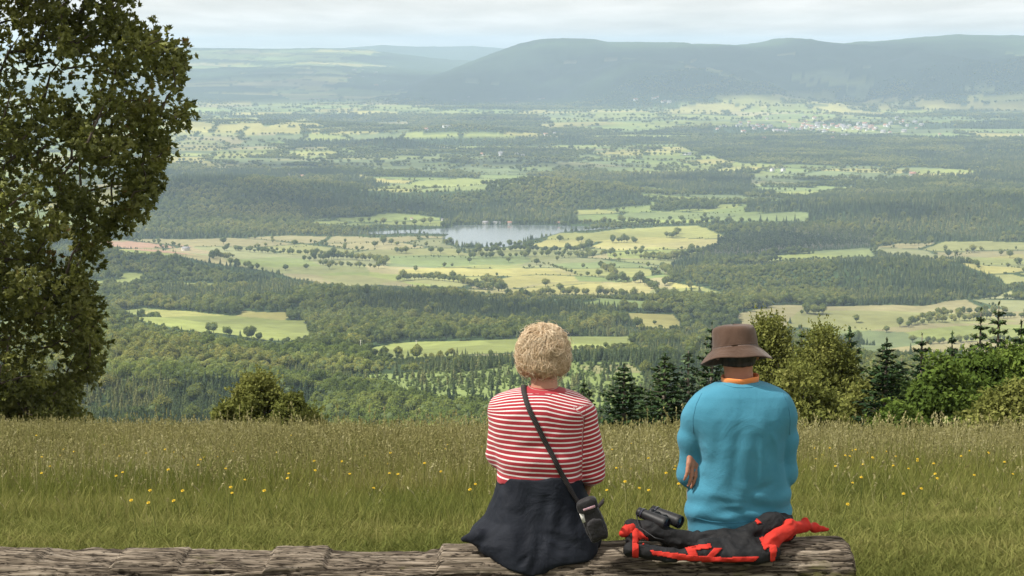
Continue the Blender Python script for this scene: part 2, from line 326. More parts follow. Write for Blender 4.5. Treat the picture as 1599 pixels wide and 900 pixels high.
# ---- land cover: 0 field, 1 broadleaf, 2 conifer, 3 mixed, 4 scrub/saplings, 5 tall pines
G1 = (.158, .180, .055); G2 = (.122, .155, .050); YL = (.220, .205, .072); BE = (.190, .172, .085); GG = (.105, .130, .058); RS = (.26, .165, .11); ST = (.30, .27, .14)
LC = [  # polygons in photo pixels of the valley floor and slopes: (class, colour, points), later ones on top
 (3, None, [(-200, 700), (-200, 395), (170, 392), (330, 405), (450, 430), (580, 445), (800, 462), (1010, 458), (1130, 452), (1240, 470), (1600, 470), (1900, 470), (1900, 720)]),
 (0, BE, [(100, 378), (300, 372), (420, 368), (560, 370), (700, 368), (690, 388), (830, 388), (860, 372), (950, 359), (1060, 353), (1160, 352), (1165, 372), (1100, 385), (1060, 400), (1040, 440), (1130, 442), (1130, 456), (1060, 456), (1010, 458), (900, 460), (830, 464), (790, 462), (700, 446), (640, 440), (575, 447), (520, 444), (450, 432), (330, 412), (280, 397), (180, 384)]),
 (0, RS, [(150, 377), (215, 377), (290, 384), (325, 391), (322, 397), (260, 394), (200, 388)]),
 (0, BE, [(450, 388), (700, 380), (720, 395), (600, 402), (470, 398)]),
 (0, G1, [(360, 404), (430, 402), (480, 405), (500, 418), (430, 420), (380, 414)]),
 (0, GG, [(600, 400), (820, 398), (830, 410), (700, 418), (610, 415)]),
 (0, YL, [(625, 420), (760, 412), (840, 415), (905, 432), (900, 441), (800, 447), (700, 437), (620, 428)]),
 (0, YL, [(790, 450), (880, 443), (940, 442), (925, 457), (830, 461)]),
 (0, G2, [(860, 413), (950, 408), (1035, 416), (1045, 432), (960, 442), (905, 441), (900, 425)]),
 (0, G1, [(500, 430), (580, 425), (640, 432), (600, 446), (540, 446)]),
 (0, YL, [(830, 383), (870, 366), (950, 361), (1000, 358), (1060, 354), (1160, 356), (1160, 364), (1050, 379), (930, 386), (830, 387)]),
 (0, G1, [(950, 392), (1040, 385), (1090, 392), (1050, 405), (960, 402)]),
 (0, G1, [(480, 331), (560, 328), (690, 341), (690, 352), (600, 351), (540, 353), (490, 347)]),
 (0, G2, [(900, 327), (1000, 316), (985, 295), (1040, 294), (1150, 308), (1230, 310), (1165, 325), (1265, 332), (1255, 346), (1165, 346), (1080, 348), (1000, 351), (960, 346), (900, 344)]),
 (0, G1, [(1050, 312), (1160, 312), (1150, 325), (1060, 336), (990, 330)]),
 (0, BE, [(1360, 386), (1420, 380), (1500, 377), (1700, 378), (1700, 435), (1570, 441), (1540, 420), (1470, 406), (1400, 396)]),
 (0, YL, [(1480, 408), (1599, 398), (1599, 425), (1560, 428)]),
 (0, G1, [(178, 487), (215, 483), (300, 487), (390, 498), (480, 501), (487, 527), (440, 532), (400, 532), (300, 516), (230, 501)]),
 (0, G1, [(560, 549), (640, 537), (760, 532), (850, 527), (985, 527), (992, 541), (860, 547), (740, 553), (640, 562), (580, 558)]),
 (0, YL, [(60, 640), (130, 622), (168, 616), (166, 627), (110, 640), (70, 655)]),
 (0, YL, [(970, 490), (1060, 492), (1072, 511), (1000, 515), (972, 509)]),
 (0, YL, [(1040, 441), (1080, 440), (1135, 444), (1130, 458), (1060, 456)]),
 (0, BE, [(1150, 492), (1200, 478), (1290, 470), (1420, 467), (1500, 470), (1700, 470), (1700, 548), (1450, 552), (1380, 552), (1300, 530), (1250, 510), (1160, 514)]),
 (0, GG, [(1250, 512), (1330, 514), (1460, 524), (1380, 552), (1300, 530)]),
 (0, G1, [(1400, 520), (1500, 508), (1700, 500), (1700, 527), (1440, 534)]),
 (0, ST, [(1515, 457), (1580, 456), (1580, 467), (1515, 468)]),
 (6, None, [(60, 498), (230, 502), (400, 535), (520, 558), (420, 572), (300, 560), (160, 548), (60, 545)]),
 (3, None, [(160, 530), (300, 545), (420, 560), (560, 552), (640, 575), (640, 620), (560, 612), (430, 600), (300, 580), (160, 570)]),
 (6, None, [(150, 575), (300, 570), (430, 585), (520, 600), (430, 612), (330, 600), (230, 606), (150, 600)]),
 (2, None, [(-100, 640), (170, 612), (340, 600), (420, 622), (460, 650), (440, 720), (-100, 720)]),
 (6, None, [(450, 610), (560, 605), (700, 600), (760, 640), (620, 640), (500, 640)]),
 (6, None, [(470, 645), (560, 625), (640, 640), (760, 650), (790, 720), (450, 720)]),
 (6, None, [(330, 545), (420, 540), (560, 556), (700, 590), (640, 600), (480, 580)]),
 (4, (.15, .19, .06), [(540, 588), (680, 580), (760, 600), (760, 640), (690, 640), (600, 622)]),
 (2, None, [(985, 545), (1040, 540), (1130, 548), (1130, 585), (1010, 580)]),
 (2, None, [(250, 445), (330, 455), (480, 452), (470, 470), (260, 482)]),
 (2, None, [(560, 455), (760, 470), (970, 480), (970, 500), (860, 520), (700, 500), (560, 490)]),
 (4, (.15, .19, .06), [(640, 590), (740, 578), (830, 566), (1000, 566), (1012, 600), (960, 640), (900, 660), (760, 660), (690, 630)]),
 (4, (.19, .19, .085), [(910, 572), (1000, 568), (1010, 582), (930, 584)]),
 (1, None, [(200, 280), (300, 285), (440, 315), (470, 331), (480, 350), (560, 354), (640, 357), (500, 369), (380, 364), (150, 366)]),
 (3, None, [(200, 266), (400, 262), (560, 275), (620, 296), (700, 300), (820, 285), (900, 272), (990, 290), (1015, 322), (960, 326), (900, 328), (860, 351), (700, 352), (690, 341), (560, 328), (480, 325), (440, 312), (300, 285)]),
 (0, G1, [(560, 296), (650, 285), (740, 284), (765, 293), (700, 300), (620, 299)]),
 (2, None, [(985, 270), (1080, 265), (1200, 270), (1228, 290), (1200, 307), (1100, 304), (1020, 294)]),
 (2, None, [(1165, 318), (1280, 318), (1275, 332), (1165, 331)]),
 (3, None, [(1265, 347), (1275, 322), (1230, 318), (1280, 305), (1400, 280), (1700, 262), (1700, 379), (1500, 378), (1370, 377), (1300, 352)]),
 (1, None, [(1080, 352), (1300, 348), (1380, 372), (1365, 388), (1250, 372), (1150, 372)]),
 (5, None, [(1095, 402), (1130, 375), (1250, 362), (1360, 368), (1362, 388), (1250, 392), (1160, 403)]),
 (0, G1, [(1120, 412), (1180, 403), (1250, 395), (1370, 390), (1372, 399), (1250, 404), (1180, 413)]),
 (1, None, [(1040, 440), (1110, 412), (1250, 404), (1320, 401), (1330, 478), (1200, 476), (1100, 450)]),
 (2, None, [(1300, 402), (1400, 398), (1500, 410), (1572, 434), (1574, 458), (1500, 472), (1330, 478)]),
 (0, GG, [(360, 246), (450, 240), (700, 239), (820, 247), (900, 240), (1000, 255), (985, 269), (840, 272), (760, 281), (640, 270), (380, 262)]),
 (0, YL, [(925, 240), (985, 233), (1068, 229), (1062, 240), (950, 246)]),
 (0, G1, [(935, 273), (1020, 254), (1165, 257), (1155, 268), (1000, 273)]),
 (0, GG, [(1160, 270), (1400, 265), (1390, 285), (1250, 300), (1180, 300)]),
 (2, None, [(440, 220), (640, 218), (900, 214), (1100, 216), (1090, 224), (850, 228), (460, 231)]),
 (3, None, [(1040, 216), (1300, 212), (1700, 218), (1700, 256), (1400, 262), (1160, 256), (1080, 236)]),
 (0, YL, [(250, 182), (400, 184), (418, 206), (380, 214), (250, 214)]),
 (0, YL, [(392, 206), (440, 192), (480, 185), (508, 199), (600, 198), (592, 208), (480, 211)]),
 (0, BE, [(250, 214), (395, 212), (372, 226), (250, 234)]),
 (0, G1, [(330, 239), (420, 231), (680, 233), (640, 239), (450, 243), (340, 248)]),
 (1, None, [(640, 180), (840, 182), (860, 207), (640, 207)]),
 (0, YL, [(845, 178), (870, 200), (855, 206), (838, 190)]),
 (0, YL, [(1110, 152), (1180, 148), (1300, 144), (1310, 158), (1200, 168), (1100, 166)]),
 (0, YL, [(1290, 160), (1450, 150), (1700, 148), (1700, 174), (1480, 172), (1330, 172)]),
]
def world_field(x, y):
    """fields and woods of the open plain, cells in world metres; returns class, colour, border distance"""
    s = np.where(y > 9000, 520., 300.)
    def cells(sc):
        gx = (x + 60*fbm(x/500, y/500, s=51, o=2))/sc; gy = (y + 60*fbm(x/500, y/500, s=52, o=2))/(sc*.95)
        ix = np.floor(gx); iy = np.floor(gy)
        d1 = np.full(x.shape, 9.); d2 = np.full(x.shape, 9.); cid = np.zeros(x.shape)
        for a in (-1, 0, 1):
            for b in (-1, 0, 1):
                cx = ix+a; cy = iy+b
                qx = cx+.5+.8*(_h(cx, cy, cx*0, 5)-.5); qy = cy+.5+.8*(_h(cx, cy, cx*0, 6)-.5)
                d = np.hypot(gx-qx, gy-qy)
                c = _h(cx, cy, cx*0, 7)
                nw = d < d1; d2 = np.where(nw, d1, np.minimum(d2, d)); cid = np.where(nw, c, cid); d1 = np.where(nw, d, d1)
        return cid, (d2-d1)*sc
    c1, b1 = cells(210.); c2, b2 = cells(420.)
    far = y > 8500
    return np.where(far, c2, c1), np.where(far, b2, b1)
PAL = np.array([G1, G2, YL, BE, GG, G1, G2, YL, GG, G1])
FORC = np.array([.030, .050, .018])
def landcover(x, y):
    z = zt(x, y); px, py = proj(x, y, z)
    wx = 5500/np.maximum(y, 500)       # ragged, natural edges
    px = px + 9*wx*fbm(x/110, y/110, s=201, o=3); py = py + 2.6*wx*fbm(x/90, y/140, s=202, o=3)*sstep(1200, 2500, y)
    cls = np.zeros(x.shape, int); col = np.zeros(x.shape+(3,)); col[:] = FORC
    cid, bd = world_field(x, y)
    wood = fbm(x/1100, y/900, s=61, o=4)
    fcls = np.where(fbm(x/300, y/300, s=62, o=3) > .05, 2, 1)
    th = np.where(y > 9500, .26, .18)
    mw = sstep(520, 700, px+60*fbm(x/700, y/700, s=69, o=3))*sstep(11800, 12800, y)     # wooded mountain, with a few farms high up
    th = np.where(y > 13000, .12, th); th = th*(1-mw)+mw*(-.9+1.3*(fbm(x/420, y/620, s=66, o=3) > .40)*(y < 14900))
    isf = wood > th
    k = (cid*997).astype(int) % 10
    cls = np.where(isf, fcls, 0)
    pc = PAL[k]
    col = np.where(isf[..., None], FORC, pc)
    poly = np.zeros(x.shape, int)
    for i, (c, co, P) in enumerate(LC):
        m = inpoly(px, py, P)
        cc = c
        if c == 3: cc = fcls
        cls = np.where(m, cc, cls)
        if co is not None: col[m] = co
        else: col[m] = FORC
        poly[m] = i+1
    # the big open tracts are made of many parcels
    inp = (cls == 0) & (poly > 0) & (y > 2300)
    mixf = .55*(inp & (np.floor(cid*31) % 3 != 0))
    col = col*(1-mixf[..., None]) + pc*mixf[..., None]
    col = np.where((cls == 0)[..., None], col*(.86+.3*((cid*57) % 1))[..., None], col)
    clr = np.isin(poly, [1]) & (cls > 0) & (y > 1500) & (fbm(x/150, y/130, s=64, o=3) > .40)
    cls = np.where(clr, 0, cls); col = np.where(clr[..., None], pc*.9, col)
    # copses inside the tracts
    cop = inp & (y > 4400) & (fbm(x/170, y/150, s=67, o=3) > .33)
    cls = np.where(cop, 1, cls); col = np.where(cop[..., None], FORC, col)
    lk = inpoly(x, y, LAKE_W)
    cls = np.where(lk, 9, cls)
    # near slope always ground vegetation
    hed = (cls == 0) & (bd < np.where(y > 8500, 24, np.where(y > 6200, 15, 10))) & (y > 2600) & (fbm(x/260, y/260, s=68, o=2) > np.where(y > 4300, -.35, -.05))
    return cls, col, hed, poly
def build_terrain():
    # rows: constant steps in picture height where seen, wide steps where hidden
    ys = [-60, -40, -25, -15, -8, -3]
    ys += list(np.linspace(0, 9, 10)); ys += list(np.linspace(9.5, 46, 74)); ys += list(np.linspace(48, 100, 27)); ys += list(np.linspace(110, 850, 60))
    y = 860.
    while y < 33000:
        ys.append(y); y += max(3.0, y*y/(380*2000.)*.62) if y < 14000 else 110
    ys = np.array(ys)
    u = np.concatenate([np.linspace(-2.2, -.36, 40)[:-1], np.linspace(-.36, .36, 900), np.linspace(.36, 2.2, 40)[1:]])
    X = u[None, :]*(np.maximum(ys, -55)[:, None]+62); Y = np.broadcast_to(ys[:, None], X.shape)
    Z = zt(X, Y)
    cls, col, hed, poly = landcover(X, Y)
    lk = inpoly(X, Y, LAKE_W); Z = np.where(lk, LAKE_Z-1.2, Z)
    near = Y < 90
    col = np.where(near[..., None], np.array([.085, .098, .030]), col)
    col = np.where(((Y >= 90) & (Y < 860))[..., None], np.array([.05, .075, .025]), col)
    col = np.where(hed[..., None], FORC, col)
    far = (cls > 0) & (cls < 9) & (Y > 13000)
    # distant woods seen as a dark uneven roof of trees
    Z = Z + np.where(far, 13 + 5*fbm(X/60, Y/90, s=71, o=2), 0)
    n, m = X.shape
    i = np.arange(n-1)[:, None]*m; j = np.arange(m-1)[None, :]
    F = np.stack([i+j, i+j+1, i+m+j+1, i+m+j], -1).reshape(-1, 4)
    C = np.concatenate([col, np.ones(col.shape[:-1]+(1,))], -1)
    mt, nt, nd, lkk = nt_new('ground_cover')
    out = N(nt, 'ShaderNodeOutputMaterial'); p = N(nt, 'ShaderNodeBsdfPrincipled')
    p.inputs['Roughness'].default_value = .95; p.inputs['Specular IOR Level'].default_value = .1
    a = N(nt, 'ShaderNodeAttribute', attribute_name='cover')
    g = N(nt, 'ShaderNodeNewGeometry')
    acc = None
    for sc, lo, hi in ((.004, .78, 1.25), (.05, .85, 1.15), (1.6, .8, 1.2)):
        nz = N(nt, 'ShaderNodeTexNoise'); nz.inputs['Scale'].default_value = sc; nz.inputs['Detail'].default_value = 4
        lkk.new(g.outputs['Position'], nz.inputs['Vector'])
        mr = N(nt, 'ShaderNodeMapRange'); mr.inputs[1].default_value = .3; mr.inputs[2].default_value = .7; mr.inputs[3].default_value = lo; mr.inputs[4].default_value = hi
        lkk.new(nz.outputs['Fac'], mr.inputs[0])
        if acc is None: acc = mr.outputs[0]
        else:
            mm = N(nt, 'ShaderNodeMath', operation='MULTIPLY'); lkk.new(acc, mm.inputs[0]); lkk.new(mr.outputs[0], mm.inputs[1]); acc = mm.outputs[0]
    vm = N(nt, 'ShaderNodeVectorMath', operation='SCALE'); lkk.new(a.outputs['Color'], vm.inputs[0]); lkk.new(acc, vm.inputs['Scale'])
    lkk.new(vm.outputs[0], p.inputs['Base Color']); lkk.new(p.outputs[0], out.inputs[0])
    me = mesh_np('ground', np.stack([X, Y, Z], -1).reshape(-1, 3), F, [mt], True, {'cover': ('FLOAT_COLOR', C.reshape(-1, 4))})
    o = link('ground', me); tag(o, kind='structure')
    if os.environ.get('DEV'): print('ZRANGE', Z.min(), Z.max(), np.abs(X).max(), Y.min(), Y.max())
    return o
build_terrain()
def build_lake():
    # triangulate the shore polygon by a fan of strips in y
    P = LAKE_W; c = []
    import mathutils
    tri = mathutils.geometry.tessellate_polygon([[mathutils.Vector((a, b, 0)) for a, b in P]])
    V = np.array([[a, b, LAKE_Z+.4] for a, b in P])
    m, nt, nd, lk = nt_new('lake_water')
    out = N(nt, 'ShaderNodeOutputMaterial'); p = N(nt, 'ShaderNodeBsdfPrincipled')
    p.inputs['Base Color'].default_value = (.10, .12, .12, 1); p.inputs['Roughness'].default_value = .12; p.inputs['IOR'].default_value = 1.33
    g = N(nt, 'ShaderNodeNewGeometry'); nz = N(nt, 'ShaderNodeTexNoise'); nz.inputs['Scale'].default_value = .12; nz.inputs['Detail'].default_value = 3
    lk.new(g.outputs['Position'], nz.inputs['Vector'])
    b = N(nt, 'ShaderNodeBump'); b.inputs['Strength'].default_value = .25; b.inputs['Distance'].default_value = .4
    lk.new(nz.outputs['Fac'], b.inputs['Height']); lk.new(b.outputs[0], p.inputs['Normal']); lk.new(p.outputs[0], out.inputs[0])
    o = link('water', mesh_np('water', V, np.array(tri), [m])); tag(o, kind='structure')
build_lake()
# ================================================================ sky, sun, air
SUN_EL = math.radians(52); SUN_AZ = math.radians(-104)      # azimuth measured from +y towards +x: the sun stands to the left
SUNV = np.array([math.sin(SUN_AZ)*math.cos(SUN_EL), math.cos(SUN_AZ)*math.cos(SUN_EL), math.sin(SUN_EL)])
def build_sky():
    w = bpy.data.worlds.new('World'); SC.world = w; w.use_nodes = True
    nt = w.node_tree; nt.nodes.clear(); lk = nt.links
    out = N(nt, 'ShaderNodeOutputWorld'); bg = N(nt, 'ShaderNodeBackground'); bg.inputs['Strength'].default_value = .10
    sk = N(nt, 'ShaderNodeTexSky'); sk.sky_type = 'NISHITA'; sk.sun_disc = False
    sk.sun_elevation = SUN_EL; sk.sun_rotation = SUN_AZ
    sk.altitude = 600; sk.dust_density = 2.0; sk.air_density = 1.0
    tc = N(nt, 'ShaderNodeTexCoord'); sx = N(nt, 'ShaderNodeSeparateXYZ'); lk.new(tc.outputs['Generated'], sx.inputs[0])
    # clouds on a plane overhead: direction / height
    mxh = N(nt, 'ShaderNodeMath', operation='MAXIMUM'); mxh.inputs[1].default_value = 0; lk.new(sx.outputs['Z'], mxh.inputs[0])
    ad = N(nt, 'ShaderNodeMath', operation='ADD'); ad.inputs[1].default_value = .035; lk.new(mxh.outputs[0], ad.inputs[0])
    dv = N(nt, 'ShaderNodeVectorMath', operation='DIVIDE'); lk.new(tc.outputs['Generated'], dv.inputs[0])
    cb = N(nt, 'ShaderNodeCombineXYZ')
    for i in range(3): lk.new(ad.outputs[0], cb.inputs[i])
    lk.new(cb.outputs[0], dv.inputs[1])
    mp = N(nt, 'ShaderNodeMapping'); mp.inputs['Scale'].default_value = (1.6, .55, 1.0); lk.new(dv.outputs[0], mp.inputs[0])
    n1 = N(nt, 'ShaderNodeTexNoise'); n1.inputs['Scale'].default_value = .55; n1.inputs['Detail'].default_value = 7; n1.inputs['Roughness'].default_value = .55
    lk.new(mp.outputs[0], n1.inputs['Vector'])
    cov = ramp(nt, [(.30, (.86, .86, .86)), (.62, (1, 1, 1))]); lk.new(n1.outputs['Fac'], cov.inputs[0])
    cc = ramp(nt, [(.34, (4.10, 4.08, 3.90)), (.50, (4.60, 4.55, 4.32)), (.66, (5.25, 5.15, 4.9))])
    lk.new(n1.outputs['Fac'], cc.inputs[0])
    for e in cc.color_ramp.elements: pass
    mx = N(nt, 'ShaderNodeMix', data_type='RGBA'); lk.new(cov.outputs[0], mx.inputs[0]); lk.new(sk.outputs[0], mx.inputs[6]); lk.new(cc.outputs[0], mx.inputs[7])
    lk.new(mx.outputs[2], bg.inputs[0]); lk.new(bg.outputs[0], out.inputs[0])
    sun = bpy.data.lights.new('sun', 'SUN'); so = bpy.data.objects.new('sun', sun); COL.objects.link(so)
    sun.energy = 4.8; sun.angle = math.radians(3.0); sun.color = (1.0, .95, .86)
    import mathutils
    so.rotation_euler = mathutils.Vector(SUNV).to_track_quat('Z', 'Y').to_euler()
build_sky()
def build_haze():
    x0, x1, y0, y1, z0, z1 = -26000, 26000, -75, 34000, -386, 175
    V = [[x, y, z] for x in (x0, x1) for y in (y0, y1) for z in (z0, z1)]
    F = [[0, 1, 3, 2], [4, 6, 7, 5], [0, 4, 5, 1], [2, 3, 7, 6], [0, 2, 6, 4], [1, 5, 7, 3]]
    # widen to hold the whole ground sheet
    m, nt, nd, lk = nt_new('air'); out = N(nt, 'ShaderNodeOutputMaterial'); v = N(nt, 'ShaderNodeVolumePrincipled')
    v.inputs['Color'].default_value = (.60, .78, 1.0, 1); v.inputs['Density'].default_value = HAZE; v.inputs['Anisotropy'].default_value = .1
    lk.new(v.outputs[0], out.inputs['Volume'])
    V = np.array(V, float); V[:, 0] *= 3.0
    o = link('haze', mesh_np('haze', V, np.array(F), [m])); tag(o, 'pale blue haze lying over the valley and the far hills', 'haze', kind='stuff')
HAZE = 5.0e-5
if not os.environ.get('NOHAZE'): build_haze()
SC.view_settings.view_transform = 'Standard'; SC.view_settings.look = 'None'; SC.view_settings.exposure = 0.95; SC.view_settings.gamma = 1.0
SC.view_settings.use_curve_mapping = False
cy = SC.cycles
cy.max_bounces = 5; cy.diffuse_bounces = 3; cy.glossy_bounces = 2; cy.transmission_bounces = 2; cy.transparent_max_bounces = 6; cy.volume_bounces = 1
cy.use_denoising = True
cy.sample_clamp_indirect = 4
# ================================================================ woods and valley trees
BROAD = [(0, (.060, .085, .024)), (.3, (.120, .150, .038)), (.65, (.185, .205, .052)), (1, (.28, .27, .075))]
CONIF = [(0, (.036, .058, .030)), (.4, (.076, .106, .046)), (.75, (.130, .160, .060)), (1, (.20, .205, .08))]
M_broad = mat_foliage('broadleaf_foliage', BROAD, trans=.42, nscale=.006, tintw=.45, stand=.55)
M_conif = mat_foliage('conifer_foliage', CONIF, trans=.32, nscale=.006, tintw=.4, stand=.6)
M_young = mat_foliage('young_foliage', [(0, (.07, .11, .03)), (.5, (.12, .165, .045)), (1, (.19, .22, .08))], trans=.25, nscale=.01, tintw=.5)
M_bark = mat_noise('bark', [(.3, (.05, .04, .032)), (.7, (.16, .13, .10))], scale=3, stretch=(1, 1, .25), rough=.9)
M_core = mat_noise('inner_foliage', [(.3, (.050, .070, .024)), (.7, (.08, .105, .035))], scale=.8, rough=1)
def sphere_pts(n, rng): v = rng.normal(size=(n, 3)); return v/np.linalg.norm(v, axis=1)[:, None]
def ico_core(mb, c, r, m=2, n=10, seed=0):
    a = np.linspace(0, math.pi, n//2+1)[1:-1]; b = np.arange(n)*2*math.pi/n
    V = [[0, 0, 1]]
    for t in a:
        for q in b: V.append([math.sin(t)*math.cos(q), math.sin(t)*math.sin(q), math.cos(t)])
    V.append([0, 0, -1]); V = np.array(V)
    F = []; F3 = []; k = len(a)
    for i in range(k-1):
        for j in range(n): F.append([1+i*n+j, 1+(i+1)*n+j, 1+(i+1)*n+(j+1) % n, 1+i*n+(j+1) % n])
    for j in range(n):
        F3.append([0, 1+j, 1+(j+1) % n]); F3.append([len(V)-1, 1+(k-1)*n+(j+1) % n, 1+(k-1)*n+j])
    V = V*np.array(r)*(1+.12*(vnoise(V[:, 0]*2+seed, V[:, 1]*2, V[:, 2]*2)-.5))[:, None]+np.array(c)
    mb.add(V, F, m); 
    mb.F[3].append(np.array(F3)+mb.n-len(V)); mb.M[3].append(np.full(len(F3), m))
def broad_mesh(name, seed, h=13., w=10., nl=26, q=44, qs=.85, mats=None, trunk=True, squash=1.0):
    rng = np.random.default_rng(seed); mb = MB()
    for k in range(nl):
        d = sphere_pts(1, rng)[0]; d[2] = d[2]*.75+.1
        c = np.array([0, 0, h*.56]) + d*np.array([w*.34, w*.34, h*.30])*rng.uniform(.75, 1.1)
        r = rng.uniform(.13, .21)*w
        P = sphere_pts(q, rng); P = P[P[:, 2] > -.75]
        C = c + P*r*rng.uniform(.82, 1.12, (len(P), 1))
        Nn = P + rng.normal(size=P.shape)*.45 + np.array([0, 0, .15])
        V, F = leaf_quads(C, Nn, rng.uniform(.7, 1.3, len(P))*qs, 1.2, rng)
        mb.add(V, F, 0, np.repeat(np.clip(rng.normal(.5, .18, len(P)) + rng.uniform(-.15, .15), 0, 1), 4))
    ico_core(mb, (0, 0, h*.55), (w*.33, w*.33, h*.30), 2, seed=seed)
    if trunk: add_tube(mb, [(0, 0, -1.5), (.1, 0, h*.2), (0, .1, h*.5)], [w*.035, w*.028, w*.015], 6, m=1)
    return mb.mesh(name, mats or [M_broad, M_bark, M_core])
def conif_mesh(name, seed, h=17., w=5.4, tiers=17, per=9, bare=.06, mats=None, qs=1.0):
    rng = np.random.default_rng(seed); mb = MB()
    for t in range(tiers):
        f = (t+rng.uniform(-.2, .2))/(tiers-1); f = min(max(f, 0), 1); z = h*(bare + (1-bare)*f)
        R = w*.5*((1-f)**.8)*rng.uniform(.82, 1.15)+.12
        n = max(3, int(per*(1-f*.6)))
        a = rng.uniform(0, 6.28)+np.arange(n)*2*math.pi/n+rng.uniform(-.25, .25, n)
        L = R*rng.uniform(.7, 1.15, n)
        D = np.stack([np.cos(a), np.sin(a), np.zeros(n)], 1)
        for s0, s1, up in ((0., .62, .05), (.45, 1.0, -.10)):
            C = D*(L*(s0+s1)/2)[:, None]+np.array([0, 0, 1])*(z + (up-.22)*L*(s0+s1)/2*.8)[:, None]
            Nn = np.array([0, 0, 1.])+D*.55+rng.normal(size=D.shape)*.25
            V, F = leaf_quads(C, Nn, (s1-s0)*L*1.6*qs+.25, 1.5, rng, axis=D+np.array([0, 0, -.25]))
            mb.add(V, F, 0, np.repeat(np.clip(rng.normal(.5+.15*s0, .15, n), 0, 1), 4))
    # inner cone
    nn = 8; b = np.arange(nn)*2*math.pi/nn
    for (z0, z1, r0, r1) in ((h*(bare+.01), h*.55, w*.30, w*.15), (h*.55, h*.93, w*.15, .02)):
        V = np.concatenate([np.stack([np.cos(b)*r0, np.sin(b)*r0, np.full(nn, z0)], 1), np.stack([np.cos(b)*r1, np.sin(b)*r1, np.full(nn, z1)], 1)])
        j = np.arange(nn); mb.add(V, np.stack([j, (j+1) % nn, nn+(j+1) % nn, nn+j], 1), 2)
    add_tube(mb, [(0, 0, -1.5), (0, 0, h*.5), (0, 0, h*.99)], [w*.04, w*.025, .03], 5, m=1)
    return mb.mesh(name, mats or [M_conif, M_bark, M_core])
def pine_mesh(name, seed, h=24.):
    rng = np.random.default_rng(seed); mb = MB()
    add_tube(mb, [(0, 0, -1.5), (rng.uniform(-.3, .3), 0, h*.5), (0, 0, h*.95)], [.32, .25, .1], 6, m=1)
    for k in range(15):
        c = np.array([rng.normal()*.9, rng.normal()*.9, h*rng.uniform(.55, .98)]); r = rng.uniform(.9, 1.7)
        P = sphere_pts(26, rng); C = c+P*r*np.array([1, 1, .7]); V, F = leaf_quads(C, P+rng.normal(size=P.shape)*.4+[0, 0, .3], .9, 1.3, rng)
        mb.add(V, F, 0, np.repeat(np.clip(rng.normal(.45, .15, len(P)), 0, 1), 4))
    return mb.mesh(name, [M_conif, M_pinebark, M_core])
M_pinebark = mat_noise('pine_bark', [(.3, (.24, .20, .17)), (.7, (.40, .34, .29))], scale=2, rough=.9)
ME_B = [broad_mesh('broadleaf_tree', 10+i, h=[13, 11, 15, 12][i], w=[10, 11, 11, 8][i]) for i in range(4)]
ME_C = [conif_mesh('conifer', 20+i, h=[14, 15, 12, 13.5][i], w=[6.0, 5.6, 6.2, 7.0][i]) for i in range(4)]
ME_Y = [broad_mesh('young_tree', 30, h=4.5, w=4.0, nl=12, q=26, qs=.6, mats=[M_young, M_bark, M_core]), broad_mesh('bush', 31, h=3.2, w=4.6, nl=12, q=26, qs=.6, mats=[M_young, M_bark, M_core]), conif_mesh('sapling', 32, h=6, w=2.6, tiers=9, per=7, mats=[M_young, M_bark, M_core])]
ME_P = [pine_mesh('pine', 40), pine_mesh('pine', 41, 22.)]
M_bright = mat_foliage('bright_young_leaves', [(0, (.09, .125, .030)), (.4, (.15, .19, .045)), (.75, (.22, .25, .065)), (1, (.30, .31, .09))], trans=.42, nscale=.01, tintw=.5, stand=.35)  # brighter yellow-green leaf colour of the young broadleaf trees
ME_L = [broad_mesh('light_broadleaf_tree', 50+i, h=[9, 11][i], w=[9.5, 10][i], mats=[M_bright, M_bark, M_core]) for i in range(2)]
ALLP = ME_B+ME_C+ME_Y+ME_P+ME_L     # indices 0-3 broad, 4-7 conifer, 8-10 young, 11-12 pine, 13-14 light broadleaf
